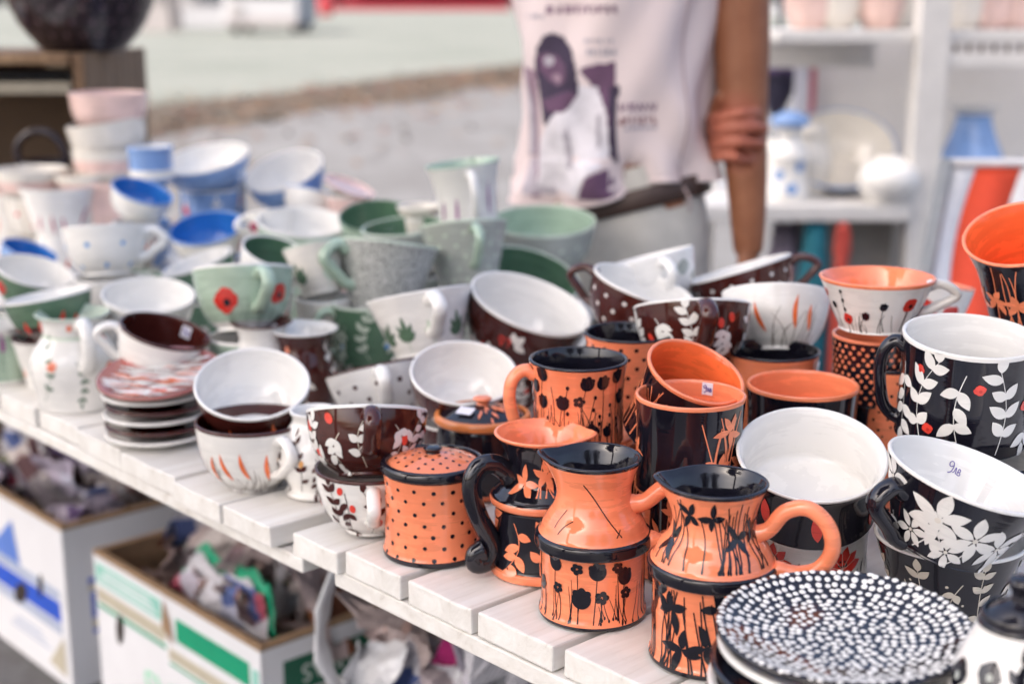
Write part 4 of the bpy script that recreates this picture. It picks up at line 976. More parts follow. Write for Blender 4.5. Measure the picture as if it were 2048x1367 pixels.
text('BANANAS', .042, plain('pale_lettering', (.55, .62, .58), .5, .05, 30, 0), b2x, Matrix.Translation((.40*.42, -.0018, BH*.80)) @ Matrix(((1, 0, 0, 0), (0, 0, -1, 0), (0, 1, 0, 0), (0, 0, 0, 1))) @ UD)
BZ1 = .315; c1 = at(122, 1062, BZ1)
b1x = box_card('white banana box with blue stripe and triangle filled with wrapped pottery', c1, .55, .40, BZ1-.002, .002,
   [('blue_stripe', 'L', .05, .80, .40, .53, M_BXBLUE), ('pale_stripe', 'L', .05, .80, .545, .60, M_BXPALE), ('pale_stripe', 'L', .05, .80, .33, .385, M_BXPALE),
    ('blue_patch', 'W', .12, .30, .42, .58, M_BXBLUE), ('tan_patch', 'W', .11, .30, .595, .63, M_BXTAN), ('blue_patch', 'W', .11, .30, .64, .67, M_BXBLUE), ('tan_patch', 'W', .12, .30, .365, .405, M_BXTAN), ('blue_patch', 'W', .12, .30, .325, .352, M_BXBLUE)])
mb = MB(); mb.add([(-.0014, .33, .19), (-.0014, .19, .19), (-.0014, .215, .275)], [(0, 1, 2)]); mb.build('printed_triangle', plain('mid_blue_print', (.10, .20, .58), .5, .05, 30, 0), b1x, False)
mb = MB(); mb.add([(-.0014, .02, .02), (-.0014, .02, .10), (-.0014, .09, .03)], [(0, 1, 2)]); mb.build('printed_corner', M_BXTAN, b1x, False)
oval(b1x, .55, BZ1, .19, .56, .010, .024, .2); oval(b1x, .55, BZ1, .36, .42, .035, .018, -.6)
for k in range(3):
    mb = MB(); mb.box((-.0008, .17, .055+.011*k), (.0008, .17-.03*k, .004)); mb.build('small_lettering', M_BXPALE, b1x, False)

def newsprint(name, tint, patches):
    m, t, b = new_mat(name)
    v = obj_vec(t); w = t.nodes.new('ShaderNodeTexWave'); w.inputs['Scale'].default_value = 95; w.inputs['Distortion'].default_value = 2.2; w.inputs['Detail'].default_value = 2; link(t, v, w.inputs[0])
    n = noise_n(t, 160, 2, v, .6); mm = t.nodes.new('ShaderNodeMath'); mm.operation = 'MULTIPLY'; link(t, w.outputs['Fac'], mm.inputs[0]); link(t, n, mm.inputs[1])
    base = ramp(t, mm.outputs[0], [(.22, mul(tint, 1)), (.5, mul(tint, .55))])
    vo = t.nodes.new('ShaderNodeTexVoronoi'); vo.inputs['Scale'].default_value = 15; link(t, v, vo.inputs['Vector'])
    sep = t.nodes.new('ShaderNodeSeparateColor'); link(t, vo.outputs['Color'], sep.inputs[0])
    pc_ = ramp(t, sep.outputs[0], [(k/len(patches), p) for k, p in enumerate(patches)]); pc_.node.color_ramp.interpolation = 'CONSTANT'
    sel = ramp(t, sep.outputs[1], [(.62, (0, 0, 0)), (.64, (1, 1, 1))])
    mx = t.nodes.new('ShaderNodeMix'); mx.data_type = 'RGBA'; link(t, sel, mx.inputs[0]); link(t, base, mx.inputs[6]); link(t, pc_, mx.inputs[7]); link(t, mx.outputs[2], b.inputs['Base Color'])
    b.inputs['Roughness'].default_value = .7; return m
NP = [newsprint('newsprint_grey', (.66, .60, .58), [(.06, .05, .07), (.30, .17, .17), (.10, .11, .05), (.52, .5, .55)]),
      newsprint('newsprint_white', (.62, .61, .66), [(.35, .06, .10), (.08, .12, .30), (.45, .42, .5), (.1, .09, .1)]),
      newsprint('newsprint_dark', (.42, .34, .33), [(.04, .03, .035), (.28, .10, .05), (.10, .10, .06), (.35, .30, .32)]),
      newsprint('newsprint_violet', (.54, .48, .60), [(.10, .06, .16), (.5, .5, .62), (.3, .2, .32), (.06, .06, .12)]),
      newsprint('newsprint_mauve', (.56, .45, .44), [(.14, .15, .05), (.20, .07, .03), (.36, .24, .26), (.05, .04, .05)])]
M_FILM = plain('white_plastic_film', (.66, .67, .70), .28, .06, 14, .5, .006)
def wad(label, p, r, mat, seed, sx=1., sz=1., group='paper-wrapped pieces in the boxes', name='crumpled_newspaper', cat='newspaper'):
    rn = random.Random(seed); N = 18; s = r*3.0
    vs = [Vector(((i/N-.5)*s*sx, (j/N-.5)*s, 0)) for i in range(N+1) for j in range(N+1)]
    for f in range(9):           # crease the sheet along random lines, one side turning about each
        a = rn.uniform(0, 2*PI); d = Vector((math.cos(a), math.sin(a), rn.uniform(-.4, .4))).normalized(); nn = Vector((-d.y, d.x, rn.uniform(-.5, .5))).normalized()
        o_ = Vector((rn.uniform(-.3, .3)*s, rn.uniform(-.3, .3)*s, rn.uniform(-.1, .1)*s)); Rm = Matrix.Rotation(rn.choice((-1, 1))*rn.uniform(.6, 1.7), 3, d)
        vs = [(Rm @ (v-o_))+o_ if (v-o_).dot(nn) > 0 else v for v in vs]
    c = sum(vs, Vector())/len(vs); mx = max((v-c).length for v in vs)
    vs = [Vector(((v.x-c.x)*1.25*r/mx, (v.y-c.y)*1.25*r/mx, (v.z-c.z)*1.25*r/mx*sz)) + Vector((noise.noise(v*40), noise.noise(v*40+Vector((9, 0, 0))), noise.noise(v*40+Vector((0, 9, 0)))))*.004 for v in vs]
    me = bpy.data.meshes.new(name); me.from_pydata([tuple(v) for v in vs], [], [(i*(N+1)+j, (i+1)*(N+1)+j, (i+1)*(N+1)+j+1, i*(N+1)+j+1) for i in range(N) for j in range(N)]); me.materials.append(mat)
    o = bpy.data.objects.new(name, me); COL.objects.link(o); md = o.modifiers.new('thickness', 'SOLIDIFY'); md.thickness = .0008; o.location = p; o.rotation_euler = (rn.uniform(-.6, .6), rn.uniform(-.6, .6), rn.uniform(0, 6)); tag(o, label, cat, group); return o
def flap(label, p, w, h, mat, rot, seed, name='newspaper_sheet', cat='newspaper', group='paper-wrapped pieces in the boxes'):
    """a folded sheet standing up out of a box, creased and curved"""
    N = 12; vs = []; rn = random.Random(seed)
    for i in range(N+1):
        for j in range(N+1):
            x, z = (i/N-.5)*w*(1-.35*(j/N)), (j/N)*h
            y = .022*noise.noise(Vector((i*.35+seed, j*.3, 1)))+.03*math.sin(j/N*2.2+seed)+.004*noise.noise(Vector((i*1.3, j*1.3+seed, 0)))
            vs.append((x, y, z+.016*noise.noise(Vector((i*.5, seed, 3)))))
    o = mesh_obj(name, vs, [(i*(N+1)+j, (i+1)*(N+1)+j, (i+1)*(N+1)+j+1, i*(N+1)+j+1) for i in range(N) for j in range(N)], mat, None, False)
    md = o.modifiers.new('thickness', 'SOLIDIFY'); md.thickness = .0012; o.location = p; o.rotation_euler = rot; tag(o, label, cat, group); return o
def inbox(root, fx, fy, z): return root.matrix_world @ Vector((fx*.40, fy*.54, z))
rn = random.Random(21); adj = ['grey', 'white', 'dark', 'violet', 'mauve']
k = 0
for bx, nm, BZz, order in ((b2x, 'green-striped box', BZ, (2, 4, 4, 0, 4, 0, 1, 4, 2, 0, 4, 0)), (b1x, 'blue-striped box', BZ1, (3, 0, 3, 1, 1, 3, 0, 1, 3, 0, 3, 1))):
    spots = [(.28, .22), (.28, .5), (.28, .8), (.5, .2), (.5, .42), (.5, .7), (.5, .82), (.74, .22), (.74, .5), (.74, .8), (.4, .35), (.65, .6)]
    words = ['nearest the front corner', 'against the middle of the long front side', 'against the far end of the front side', 'beside the short printed end', 'lying in the middle', 'past the middle', 'at the far end', 'at the back corner', 'at the back middle', 'at the back far corner', 'on top near the front', 'on top near the back']
    for q, (fx, fy) in enumerate(spots):
        k += 1; up = .045 if q > 9 else 0; zc = BZz + .03 - (.05 if q < 3 else .0) + rn.uniform(-.02, .02) + (.06 if fx > .6 else 0) + up
        wad(f'{adj[order[q]]} crumpled newspaper wrap in {nm}, {words[q]}', inbox(bx, fx, fy, zc), rn.uniform(.085, .105), NP[order[q]], k, rn.uniform(.8, 1.3), rn.uniform(.7, 1.15))
    mb = MB(); mb.box((.2, .27, BZz*.33), (.36, .50, BZz*.62)); o = mb.build('packing_paper', NP[2], bx, False)
flap('upright mauve newspaper sheet at the short end of green-striped box', inbox(b2x, .42, .06, BZ-.06), .16, .19, NP[4], (-.25, 0, EA+.5), 5)
flap('white film sheet standing in the middle of the green-striped box', inbox(b2x, .48, .30, BZ-.05), .15, .20, M_FILM, (-.3, .1, EA+.2), 9)
flap('white printed bag with green hem along the front of green-striped box', inbox(b2x, .22, .40, BZ-.07), .34, .105, NP[1], (.1, 0, EA+PI/2), 13)
flap('green folded hem sheet behind the printed bag in the box', inbox(b2x, .25, .40, BZ-.07), .34, .118, M_BXGREEN, (.1, 0, EA+PI/2), 13)
flap('pale violet paper sheet standing in the blue-striped box', inbox(b1x, .72, .35, BZ1-.02), .18, .20, plain('pale_violet_paper', (.52, .52, .68), .6, .1, 12, .3, .004), (-.3, .1, EA+.3), 15)
flap('blue-white paper corner beside the table edge in the blue-striped box', inbox(b1x, .88, .06, BZ1-.02), .09, .15, plain('cool_white_paper', (.60, .62, .80), .6, .08, 12, .3, .004), (-.2, 0, EA), 17)

for q, (fx, fy, w_, h_, m_, ry, bx, bz) in enumerate(((.62, .16, .20, .17, 4, .5, b2x, BZ), (.72, .42, .22, .20, 2, .2, b2x, BZ), (.60, .62, .18, .17, 0, -.4, b2x, BZ), (.55, .12, .20, .15, 0, .6, b1x, BZ1), (.42, .40, .20, .14, 3, .1, b1x, BZ1), (.60, .62, .22, .17, 4, -.3, b1x, BZ1), (.35, .72, .18, .12, 1, .2, b1x, BZ1))):
    flap(['mauve folded sheet leaning at the short end of green-striped box', 'dark folded sheet at the back of green-striped box', 'grey folded sheet past the middle of green-striped box', 'grey folded sheet near the corner of blue-striped box', 'violet folded sheet in the middle of blue-striped box', 'mauve folded sheet at the back of blue-striped box', 'white folded sheet at the far side of blue-striped box'][q], inbox(bx, fx, fy, bz-.04), w_, h_, NP[m_], (-.5, ry*.3, EA+PI/2+ry), 40+q)

# plastic carrier bag of wrapped pieces standing on the ground next to the boxes
gb = at(870, 1340, .34); bag = empty('plastic_bag', Vector((gb.x+.07, gb.y+.10, 0))); tag(bag, 'crumpled white plastic bag full of wrapped pottery under the table', 'bag')
N = 48; vs = []; rows = [(0, .16, .13), (.04, .19, .15), (.09, .205, .165), (.15, .21, .17), (.20, .20, .16), (.24, .19, .155), (.27, .20, .165)]
for q, (z, a, b) in enumerate(rows):
    for j in range(N):
        t = 2*PI*j/N; k_ = 1+.16*noise.noise(Vector((math.cos(t)*2.5, math.sin(t)*2.5, z*12)))+.13*noise.noise(Vector((math.cos(t)*6, math.sin(t)*6, z*30)))
        vs.append((a*k_*math.cos(t), b*k_*math.sin(t), z+(.03*noise.noise(Vector((math.cos(t)*2, math.sin(t)*2, 5))) if q > 3 else 0)+(.07*max(0, math.cos(2*t))**4 if q == 6 else 0)))
fs = [(q*N+j, q*N+(j+1) % N, (q+1)*N+(j+1) % N, (q+1)*N+j) for q in range(len(rows)-1) for j in range(N)]+[tuple(range(N-1, -1, -1))]
o = mesh_obj('bag_body', vs, fs, M_FILM, bag, False); md = o.modifiers.new('thickness', 'SOLIDIFY'); md.thickness = .0015
for s in (-1, 1):
    mb = MB(); mb.tube(crom([(s*.19, -.06, .25), (s*.235, -.05, .36), (s*.20, -.01, .47), (s*.10, .02, .50), (s*.06, .05, .44)], 6), [.013+.009*abs(math.sin(i*.9))+.004*(i % 3) for i in range(25)], 8, sq=.3); mb.build('bag_handle', M_FILM, bag)
rn = random.Random(33)
wl = ['beside the bag rim', 'under the front planks', 'in the middle of the bag', 'at the far side of the bag', 'near the bag handle', 'deep at the near side', 'with the pink print', 'right below the support board']
for q in range(8):
    a = q*.8; rr = .12 if q else 0
    wad(f'{adj[(2, 4, 0, 2, 4, 2, 1, 0)[q]]} newspaper wrap in the plastic bag, {wl[q]}', bag.location+Vector((rr*math.cos(a), rr*.8*math.sin(a), .375+rn.uniform(-.02, .03))), rn.uniform(.09, .12), NP[(2, 4, 0, 2, 4, 2, 1, 0)[q]], 60+q, 1.2, .8, 'wrapped pieces in the plastic bag')
for q in range(6):
    a = -2.6+q*.55
    flap(['pale crumpled bag edge nearest the green-striped box', 'second pale bag fold beside the green-striped box', 'pale bag fold under the front planks', 'pale bag fold in front of the wrapped pieces', 'pale bag fold near the magenta sheet', 'outermost pale bag fold under the table'][q], bag.location+Vector((.20*math.cos(a), .16*math.sin(a), .24)), .17, .13+.03*(q % 3), M_FILM if q % 2 == 0 else NP[1], (-.35, .2*(q % 3-1), a+PI/2), 80+q, 'plastic_fold', 'plastic sheet', 'wrapped pieces in the plastic bag')
flap('magenta ribbon-edged sheet lying in the plastic bag', bag.location+Vector((.05, -.09, .33)), .26, .08, plain('magenta_sheet', (.42, .02, .16), .4, .1, 20, .2, .003), (-.9, .1, .1), 23, 'magenta_sheet', 'sheet', 'wrapped pieces in the plastic bag')
mb = MB(); mb.tube(crom([(-.05, -.02, .40), (0, .01, .425), (.06, .0, .41), (.12, .03, .425)], 6), [.012]*19, 8, sq=.5)
o = mb.build('blue_strap', M_BXBLUE); o.location = bag.location + Vector((.06, .05, .02)); tag(o, 'blue and green strap lying on the wrapped pieces in the bag', 'strap')
# dark crates added deep under the table so no daylight shows through
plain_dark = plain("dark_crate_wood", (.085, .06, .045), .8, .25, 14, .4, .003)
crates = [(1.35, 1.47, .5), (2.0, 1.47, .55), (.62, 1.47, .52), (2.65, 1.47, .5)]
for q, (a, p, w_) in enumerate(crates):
    root = empty('daylight_block_crate', Matrix.Translation(tp(a, p, 0)) @ Matrix.Rotation(EA, 4, 'Z')); tag(root, ['added dark crate blocking daylight behind the green-striped box', 'added dark crate blocking daylight behind the blue-striped box', 'added dark crate blocking daylight behind the plastic bag', 'added dark crate blocking daylight under the far end of the table'][q], 'crate', 'added crates blocking daylight')
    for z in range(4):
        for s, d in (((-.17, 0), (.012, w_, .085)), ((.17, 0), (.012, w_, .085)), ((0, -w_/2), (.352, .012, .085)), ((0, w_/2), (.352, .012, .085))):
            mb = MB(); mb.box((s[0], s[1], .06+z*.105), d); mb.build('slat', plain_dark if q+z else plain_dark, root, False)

# ------------------------------------------------------------------ the person behind the table
PD = 2.52
def wp(u, v, y=PD): return atd(u, v, y)
M_SKIN, t_, b_ = new_mat('tanned_skin'); f_ = noise_n(t_, 30, 4, obj_vec(t_), .6)
sk_ = ramp(t_, f_, [(.3, (.25, .088, .036)), (.7, (.32, .122, .055))]); SKIN_D = t_.nodes.new('ShaderNodeVectorMath'); SKIN_D.operation = 'DISTANCE'
tc_ = t_.nodes.new('ShaderNodeTexCoord'); link(t_, tc_.outputs['Object'], SKIN_D.inputs[0]); SKIN_M = t_.nodes.new('ShaderNodeMix'); SKIN_M.data_type = 'RGBA'
mr_ = t_.nodes.new('ShaderNodeMapRange'); mr_.inputs[1].default_value = .045; mr_.inputs[2].default_value = .085; mr_.inputs[3].default_value = .8; mr_.inputs[4].default_value = 0
link(t_, SKIN_D.outputs['Value'], mr_.inputs[0]); link(t_, mr_.outputs[0], SKIN_M.inputs[0]); link(t_, sk_, SKIN_M.inputs[6]); SKIN_M.inputs[7].default_value = (.44, .125, .075, 1); link(t_, SKIN_M.outputs[2], b_.inputs['Base Color'])   # fingers are rosier than the tanned arm; b_.inputs['Roughness'].default_value = .48; b_.inputs['Subsurface Weight'].default_value = .06; b_.inputs['Subsurface Radius'].default_value = (.01, .004, .002)
YAW = rad(-32)
pc0 = wp(1232, 300); px, py = pc0.x, PD+.06
person = empty('person', Matrix.Translation((px, py, 0)) @ Matrix.Rotation(YAW, 4, 'Z'))
tag(person, 'person in pale pink printed sleeveless shirt holding one elbow behind table', 'person')
PW = person.matrix_world; PWI = PW.inverted()
def loc(p): return PWI @ Vector(p)
bm_ = MB(); SKIN_D.inputs[1].default_value = loc(wp(1462, 270, PD-.085))
def limb(pts, radii, sq=1., n=14): bm_.tube(crom([tuple(p) for p in pts], 4), [radii[min(len(radii)-1, i//4)] + (radii[min(len(radii)-1, i//4+1)]-radii[min(len(radii)-1, i//4)])*((i % 4)/4) for i in range(4*(len(pts)-1)+1)], n, sq=sq)
def ell(c, rx, ry, rz, n=16):
    prof = [(max(.0005, math.sin(PI*k/12)), -math.cos(PI*k/12)) for k in range(13)]; vs = []; 
    for r, z in prof:
        for j in range(n): vs.append(Vector(c)+Vector((rx*r*math.cos(2*PI*j/n), ry*r*math.sin(2*PI*j/n), rz*z)))
    bm_.add(vs, [(i*n+j, i*n+(j+1) % n, (i+1)*n+(j+1) % n, (i+1)*n+j) for i in range(12) for j in range(n)])
# trunk, neck, head, legs in the person's own frame (facing -y)
ell((0, 0, .92), .165, .115, .16); ell((0, .005, 1.06), .135, .10, .16); ell((0, 0, 1.24), .155, .11, .19); ell((0, .01, 1.37), .17, .08, .08)
limb([(0, .015, 1.36), (0, .01, 1.44), (0, 0, 1.50)], [.062, .053, .055]); ell((0, -.005, 1.585), .073, .092, .115); ell((0, -.095, 1.565), .012, .018, .02)
ell((-.075, .005, 1.575), .012, .02, .03); ell((.075, .005, 1.575), .012, .02, .03)
for s in (-1, 1):
    limb([(s*.085, 0, .90), (s*.095, -.005, .70), (s*.095, .0, .48), (s*.098, .015, .28), (s*.10, .02, .08)], [.09, .082, .058, .052, .038])
    limb([(s*.10, .03, .05), (s*.105, -.06, .04), (s*.11, -.15, .025)], [.04, .036, .026], .8)
# the arm that hangs beside the shirt
sh = loc(wp(1452, -235, PD+.02)); el = loc(wp(1486, 225, PD-.02)); wr = loc(wp(1497, 505, PD-.05)); hd_ = loc(wp(1492, 590, PD-.07))
limb([loc(wp(1400, -235, PD+.04)), sh, loc(wp(1480, 10, PD)), el, loc(wp(1494, 370, PD-.035)), wr], [.052, .060, .052, .043, .036, .026])
limb([wr, hd_, loc(wp(1490, 640, PD-.07))], [.027, .033, .028], .6)
for q, (du, L) in enumerate(((-26, 70), (-9, 84), (9, 80), (24, 62))):
    limb([loc(wp(1490+du*.8, 630, PD-.07)), loc(wp(1489+du, 630+L*.6, PD-.075)), loc(wp(1485+du, 630+L, PD-.06))], [.0095, .0085, .0075], 1, 8)
limb([loc(wp(1466, 585, PD-.08)), loc(wp(1448, 620, PD-.10)), loc(wp(1444, 655, PD-.10))], [.012, .0105, .009], 1, 8)
# the other arm goes round behind the back; its hand closes on the elbow from the inner side
limb([(-.15, .03, 1.36), (-.155, .085, 1.20), (-.15, .14, 1.06), (-.06, .175, 1.02), tuple(loc(wp(1405, 275, PD+.10))), tuple(loc(wp(1428, 268, PD+.045)))], [.056, .047, .042, .037, .029, .030])
limb([loc(wp(1418, 268, PD+.06)), loc(wp(1432, 266, PD+.0))], [.032, .034], 1.25)
for q, (v0, v1, u1, rr) in enumerate(((238, 226, 1522, .0104), (263, 255, 1535, .0106), (289, 286, 1531, .0102), (314, 319, 1506, .0090))):
    y0 = PD-.005
    limb([loc(wp(1420, v0+2, y0)), loc(wp(1434, v0, PD-.055)), loc(wp(1470, v0*.5+v1*.5-3, PD-.090)), loc(wp(u1-26, v1, PD-.086)), loc(wp(u1-2, v1+3, PD-.064))], [rr*1.1, rr*1.05, rr, rr*.92, rr*.8], 1, 10)
limb([loc(wp(1424, 240, PD+.02)), loc(wp(1436, 205, PD-.02)), loc(wp(1446, 188, PD-.035))], [.014, .012, .010], 1, 9)
body = bm_.build('body', M_SKIN, person)
md = body.modifiers.new('skin', 'REMESH'); md.mode = 'VOXEL'; md.voxel_size = .0042; md.use_smooth_shade = True
md = body.modifiers.new('soft', 'SMOOTH'); md.factor = .5; md.iterations = 4
mb = MB(); 
for k in range(16):   # dark hair, gathered at the nape
    pass
hb = MB(); n = 20; prof = [(max(.0005, math.sin(PI*k/14)), -math.cos(PI*k/14)) for k in range(15)]
vs = []
for r, z in prof:
    for j in range(n):
        a = 2*PI*j/n; yy = .102*r*math.sin(a)+.012; vs.append((.083*r*math.cos(a), yy if yy > -.055 else -.055+.2*(yy+.055), 1.60+.118*z+(.02 if yy < -.03 and z < .3 else 0)))
hb.add(vs, [(i*n+j, i*n+(j+1) % n, (i+1)*n+(j+1) % n, (i+1)*n+j) for i in range(14) for j in range(n)]); hb.build('hair', plain('dark_hair', (.03, .018, .012), .5, .3, 60, .4, .004), person)
# shirt: a lofted sleeveless tube with a gathered hem
M_SHIRT, t_, b_ = new_mat('pale_pink_jersey'); f_ = noise_n(t_, 3, 4, obj_vec(t_), .5); fw = noise_n(t_, 700, 2, obj_vec(t_), .5)
link(t_, ramp(t_, f_, [(.3, (.70, .58, .56)), (.7, (.77, .66, .645))]), b_.inputs['Base Color']); b_.inputs['Roughness'].default_value = .9; bump(t_, b_, fw, .25, .001)
def shirt_r(t, z):
    k = (z-.86)/.54
    hx = .186 - .012*math.sin(PI*min(1, k*1.3)) + (.012 if z < .92 else 0); hy = .128 + .006*math.sin(PI*k)
    if z > 1.30: s = (z-1.30)/.13; hx *= 1-.30*s*s; hy *= 1-.45*s*s
    f = .008*math.sin(t*5+z*16) + .004*math.sin(t*9-z*25) + .011*noise.noise(Vector((math.cos(t)*2, math.sin(t)*2, z*6)))
    f += .010*math.sin(t*8+z*34)*max(0, math.cos(t+.35))**2*max(0, min(1, (1.10-z)/.12))
    f *= 1.7 if z < .97 else 1
    if z < .90: f -= (.90-z)*.35
    return (hx+f)*math.cos(t), (hy+f)*math.sin(t)
def hem(t):                      # t = 0 is the wearer's left side, -pi/2 the front
    return .872 + .066*max(0, math.cos(t+.25)) + .02*max(0, -math.cos(t)) + .005*math.sin(t*6)
vs = []; NT, NZ = 96, 40
for i in range(NZ+1):
    for j in range(NT):
        t = 2*PI*j/NT; z0 = hem(t); z = z0+(1.425-z0)*(i/NZ)
        x, y = shirt_r(t, z); vs.append((x, y, z))
shirt = mesh_obj('sleeveless_shirt', vs, [(i*NT+j, i*NT+(j+1) % NT, (i+1)*NT+(j+1) % NT, (i+1)*NT+j) for i in range(NZ) for j in range(NT)], M_SHIRT, person)
md = shirt.modifiers.new('thickness', 'SOLIDIFY'); md.thickness = .0022; md.offset = 1
# rolled hem and side seam
mb = MB(); hp = []
for j in range(NT+1):
    t = 2*PI*j/NT; z = hem(t)+.003; x, y = shirt_r(t, z); hp.append((x*1.012, y*1.012, z))
mb.tube(hp, .0042, 8, cap=False); mb.build('hem', M_SHIRT, shirt)
mb = MB(); mb.tube([(shirt_r(-.42, .885+.5*k/20)[0]*1.014, shirt_r(-.42, .885+.5*k/20)[1]*1.014, .885+.5*k/20) for k in range(21)], .0022, 6); mb.build('side_seam', plain('seam_pink', (.46, .35, .34), .9, .1, 60, 0), shirt)
# print on the shirt front: x across the chest in metres, z up
def on_shirt(x, z, off=.0032):
    lo, hi = -PI, 0.0
    for _ in range(30):
        m = (lo+hi)/2
        if shirt_r(m, z)[0] < x: lo = m
        else: hi = m
    xx, yy = shirt_r(m, z); n = Vector((xx/.186**2, yy/.128**2, 0)).normalized(); return Vector((xx, yy, z))+n*off
def patch(nm, poly, mat, lev=0):
    """filled polygon on the shirt front, cut into small cells so that it follows the cloth"""
    xs = [p[0] for p in poly]; zs = [p[1] for p in poly]; s = .0035; mb = MB(); cx = min(xs)
    def inside(x, z):
        c = False; n = len(poly)
        for i in range(n):
            (x0, z0), (x1, z1) = poly[i], poly[i-1]
            if (z0 > z) != (z1 > z) and x < (x1-x0)*(z-z0)/(z1-z0)+x0: c = not c
        return c
    ids = {}; fs = []; vs = []
    def vid(i, k):
        if (i, k) not in ids: ids[(i, k)] = len(vs); vs.append(on_shirt(min(xs)+i*s, min(zs)+k*s, .0032+.0004*lev))
        return ids[(i, k)]
    for i in range(int((max(xs)-min(xs))/s)+1):
        for k in range(int((max(zs)-min(zs))/s)+1):
            if inside(min(xs)+(i+.5)*s, min(zs)+(k+.5)*s): fs.append((vid(i, k), vid(i+1, k), vid(i+1, k+1), vid(i, k+1)))
    if fs: mesh_obj(nm, vs, fs, mat, shirt)
Y0 = [1055, 1245]          # measured edges of the print in the photograph
def pq(u, v):              # photograph spot -> print coordinates on the shirt front
    r = ray(u, v); o = PWI @ CAM; d = (PWI.to_3x3() @ r); best = None
    lo, hi = 1.5, 3.2
    for s in range(60):
        t = 2.0+s*.012; p = o+d*t
        if (p.x/.183)**2+(p.y/.129)**2 < 1: return (p.x, p.z)
    return None
def poly_px(nm, pts, mat, lev=0):
    q = [pq(*p) for p in pts]; q = [p for p in q if p]
    if len(q) > 2: patch(nm, q, mat, lev)
def pm(n, c): return plain(n, c, .85, .18, 25, 0)
P_DK, P_PU, P_MV, P_LT, P_GR = pm('print_dark', (.045, .03, .06)), pm('print_plum', (.13, .065, .12)), pm('print_mauve', (.30, .20, .25)), pm('print_light', (.74, .70, .73)), pm('print_grey', (.42, .38, .42))
poly_px('print_background', [(1056, 130), (1085, 140), (1080, 395), (1060, 385)], P_MV)
poly_px('print_background', [(1056, 150), (1070, 200), (1072, 300), (1078, 360), (1110, 372), (1110, 388), (1058, 385)], P_GR, 1)
poly_px('print_background', [(1165, 138), (1200, 128), (1238, 124), (1240, 260), (1236, 395), (1228, 396), (1222, 220), (1195, 175)], P_PU)
poly_px('print_background', [(1225, 175), (1240, 170), (1236, 340), (1226, 330)], P_DK, 1)
poly_px('print_background', [(1170, 395), (1190, 350), (1236, 330), (1236, 398)], P_PU, 1)
poly_px('printed_dress', [(1110, 240), (1130, 210), (1165, 170), (1195, 172), (1222, 230), (1228, 300), (1215, 335), (1190, 352), (1170, 392), (1080, 372), (1085, 290)], P_LT, 1)
poly_px('printed_hair', [(1086, 95), (1098, 72), (1112, 65), (1132, 74), (1148, 105), (1160, 150), (1166, 185), (1150, 215), (1125, 222), (1110, 248), (1100, 246), (1090, 190), (1084, 130)], P_DK, 2)
poly_px('printed_face', [(1088, 112), (1100, 105), (1122, 110), (1136, 130), (1140, 160), (1128, 172), (1106, 160), (1090, 140)], P_PU, 3)
poly_px('printed_face', [(1096, 116), (1108, 110), (1118, 116), (1116, 130), (1100, 132)], P_GR, 4)
poly_px('printed_face', [(1112, 150), (1130, 146), (1138, 158), (1128, 168)], P_MV, 4)
poly_px('printed_arm', [(1100, 200), (1150, 180), (1163, 190), (1140, 222), (1108, 222)], P_PU, 3)
poly_px('printed_shade', [(1135, 265), (1150, 255), (1156, 330), (1145, 340)], P_GR, 3); poly_px('printed_shade', [(1198, 230), (1206, 225), (1212, 290), (1200, 300)], P_GR, 3)
for nm, row, x0, x1, y, hh, mat, n in (('printed_title', 0, 1100, 1255, 12, 16, P_MV, 10), ('printed_caption', 1, 1178, 1240, 76, 10, P_GR, 6), ('printed_caption', 1, 1182, 1242, 96, 14, P_GR, 6), ('printed_word', 2, 1246, 1316, 205, 17, P_MV, 7), ('printed_word', 2, 1246, 1312, 232, 17, pm('print_rose', (.36, .22, .22)), 7), ('printed_caption', 2, 1256, 1312, 252, 8, P_GR, 8), ('printed_caption', 0, 1064, 1098, 28, 9, P_GR, 5)):
    for k in range(n):       # unreadable letter shapes, one patch a letter
        a = x0+(x1-x0)*k/n; w_ = (x1-x0)/n*.62
        poly_px(nm, [(a, y), (a+w_, y), (a+w_*(.7 if k % 3 else 1), y+hh), (a+w_*.1*(k % 2), y+hh)], mat)
# trousers with belt
M_TROU = plain('beige_cotton', (.56, .535, .48), .9, .08, 40, .25, .002); M_BELT = plain('brown_leather', (.05, .027, .02), .5, .15, 40, .2, .001)
tm = MB()
def sec(z, cx, a, b, n=40): return [Vector((cx+a*math.cos(2*PI*j/n), b*math.sin(2*PI*j/n)+.004*math.sin(9*2*PI*j/n), z)) for j in range(n)]
tilt = lambda p: Vector((p.x, p.y, p.z+.30*p.x-.012))
rg = [sec(z, 0, a, b) for z, a, b in ((.945, .158, .112), (.90, .166, .117), (.85, .176, .124), (.80, .184, .126), (.76, .185, .122), (.73, .182, .118))]
vs = [tilt(p) for r in rg for p in r]; tm.add(vs, [(i*40+j, i*40+(j+1) % 40, (i+1)*40+(j+1) % 40, (i+1)*40+j) for i in range(5) for j in range(40)])
for s in (-1, 1):
    rg = [sec(z, s*c, a, b, 24) for z, c, a, b in ((.79, .09, .092, .112), (.70, .095, .092, .098), (.5, .097, .075, .08), (.3, .10, .068, .07), (.09, .10, .062, .065))]
    tm.add([p for r in rg for p in r], [(i*24+j, i*24+(j+1) % 24, (i+1)*24+(j+1) % 24, (i+1)*24+j) for i in range(4) for j in range(24)])
tr_ = tm.build('trousers', M_TROU, person)
mb = MB(); 
bl = [sec(z, 0, a, b, 48) for z, a, b in ((.868, .181, .128), (.872, .185, .132), (.903, .181, .129), (.906, .176, .125))]
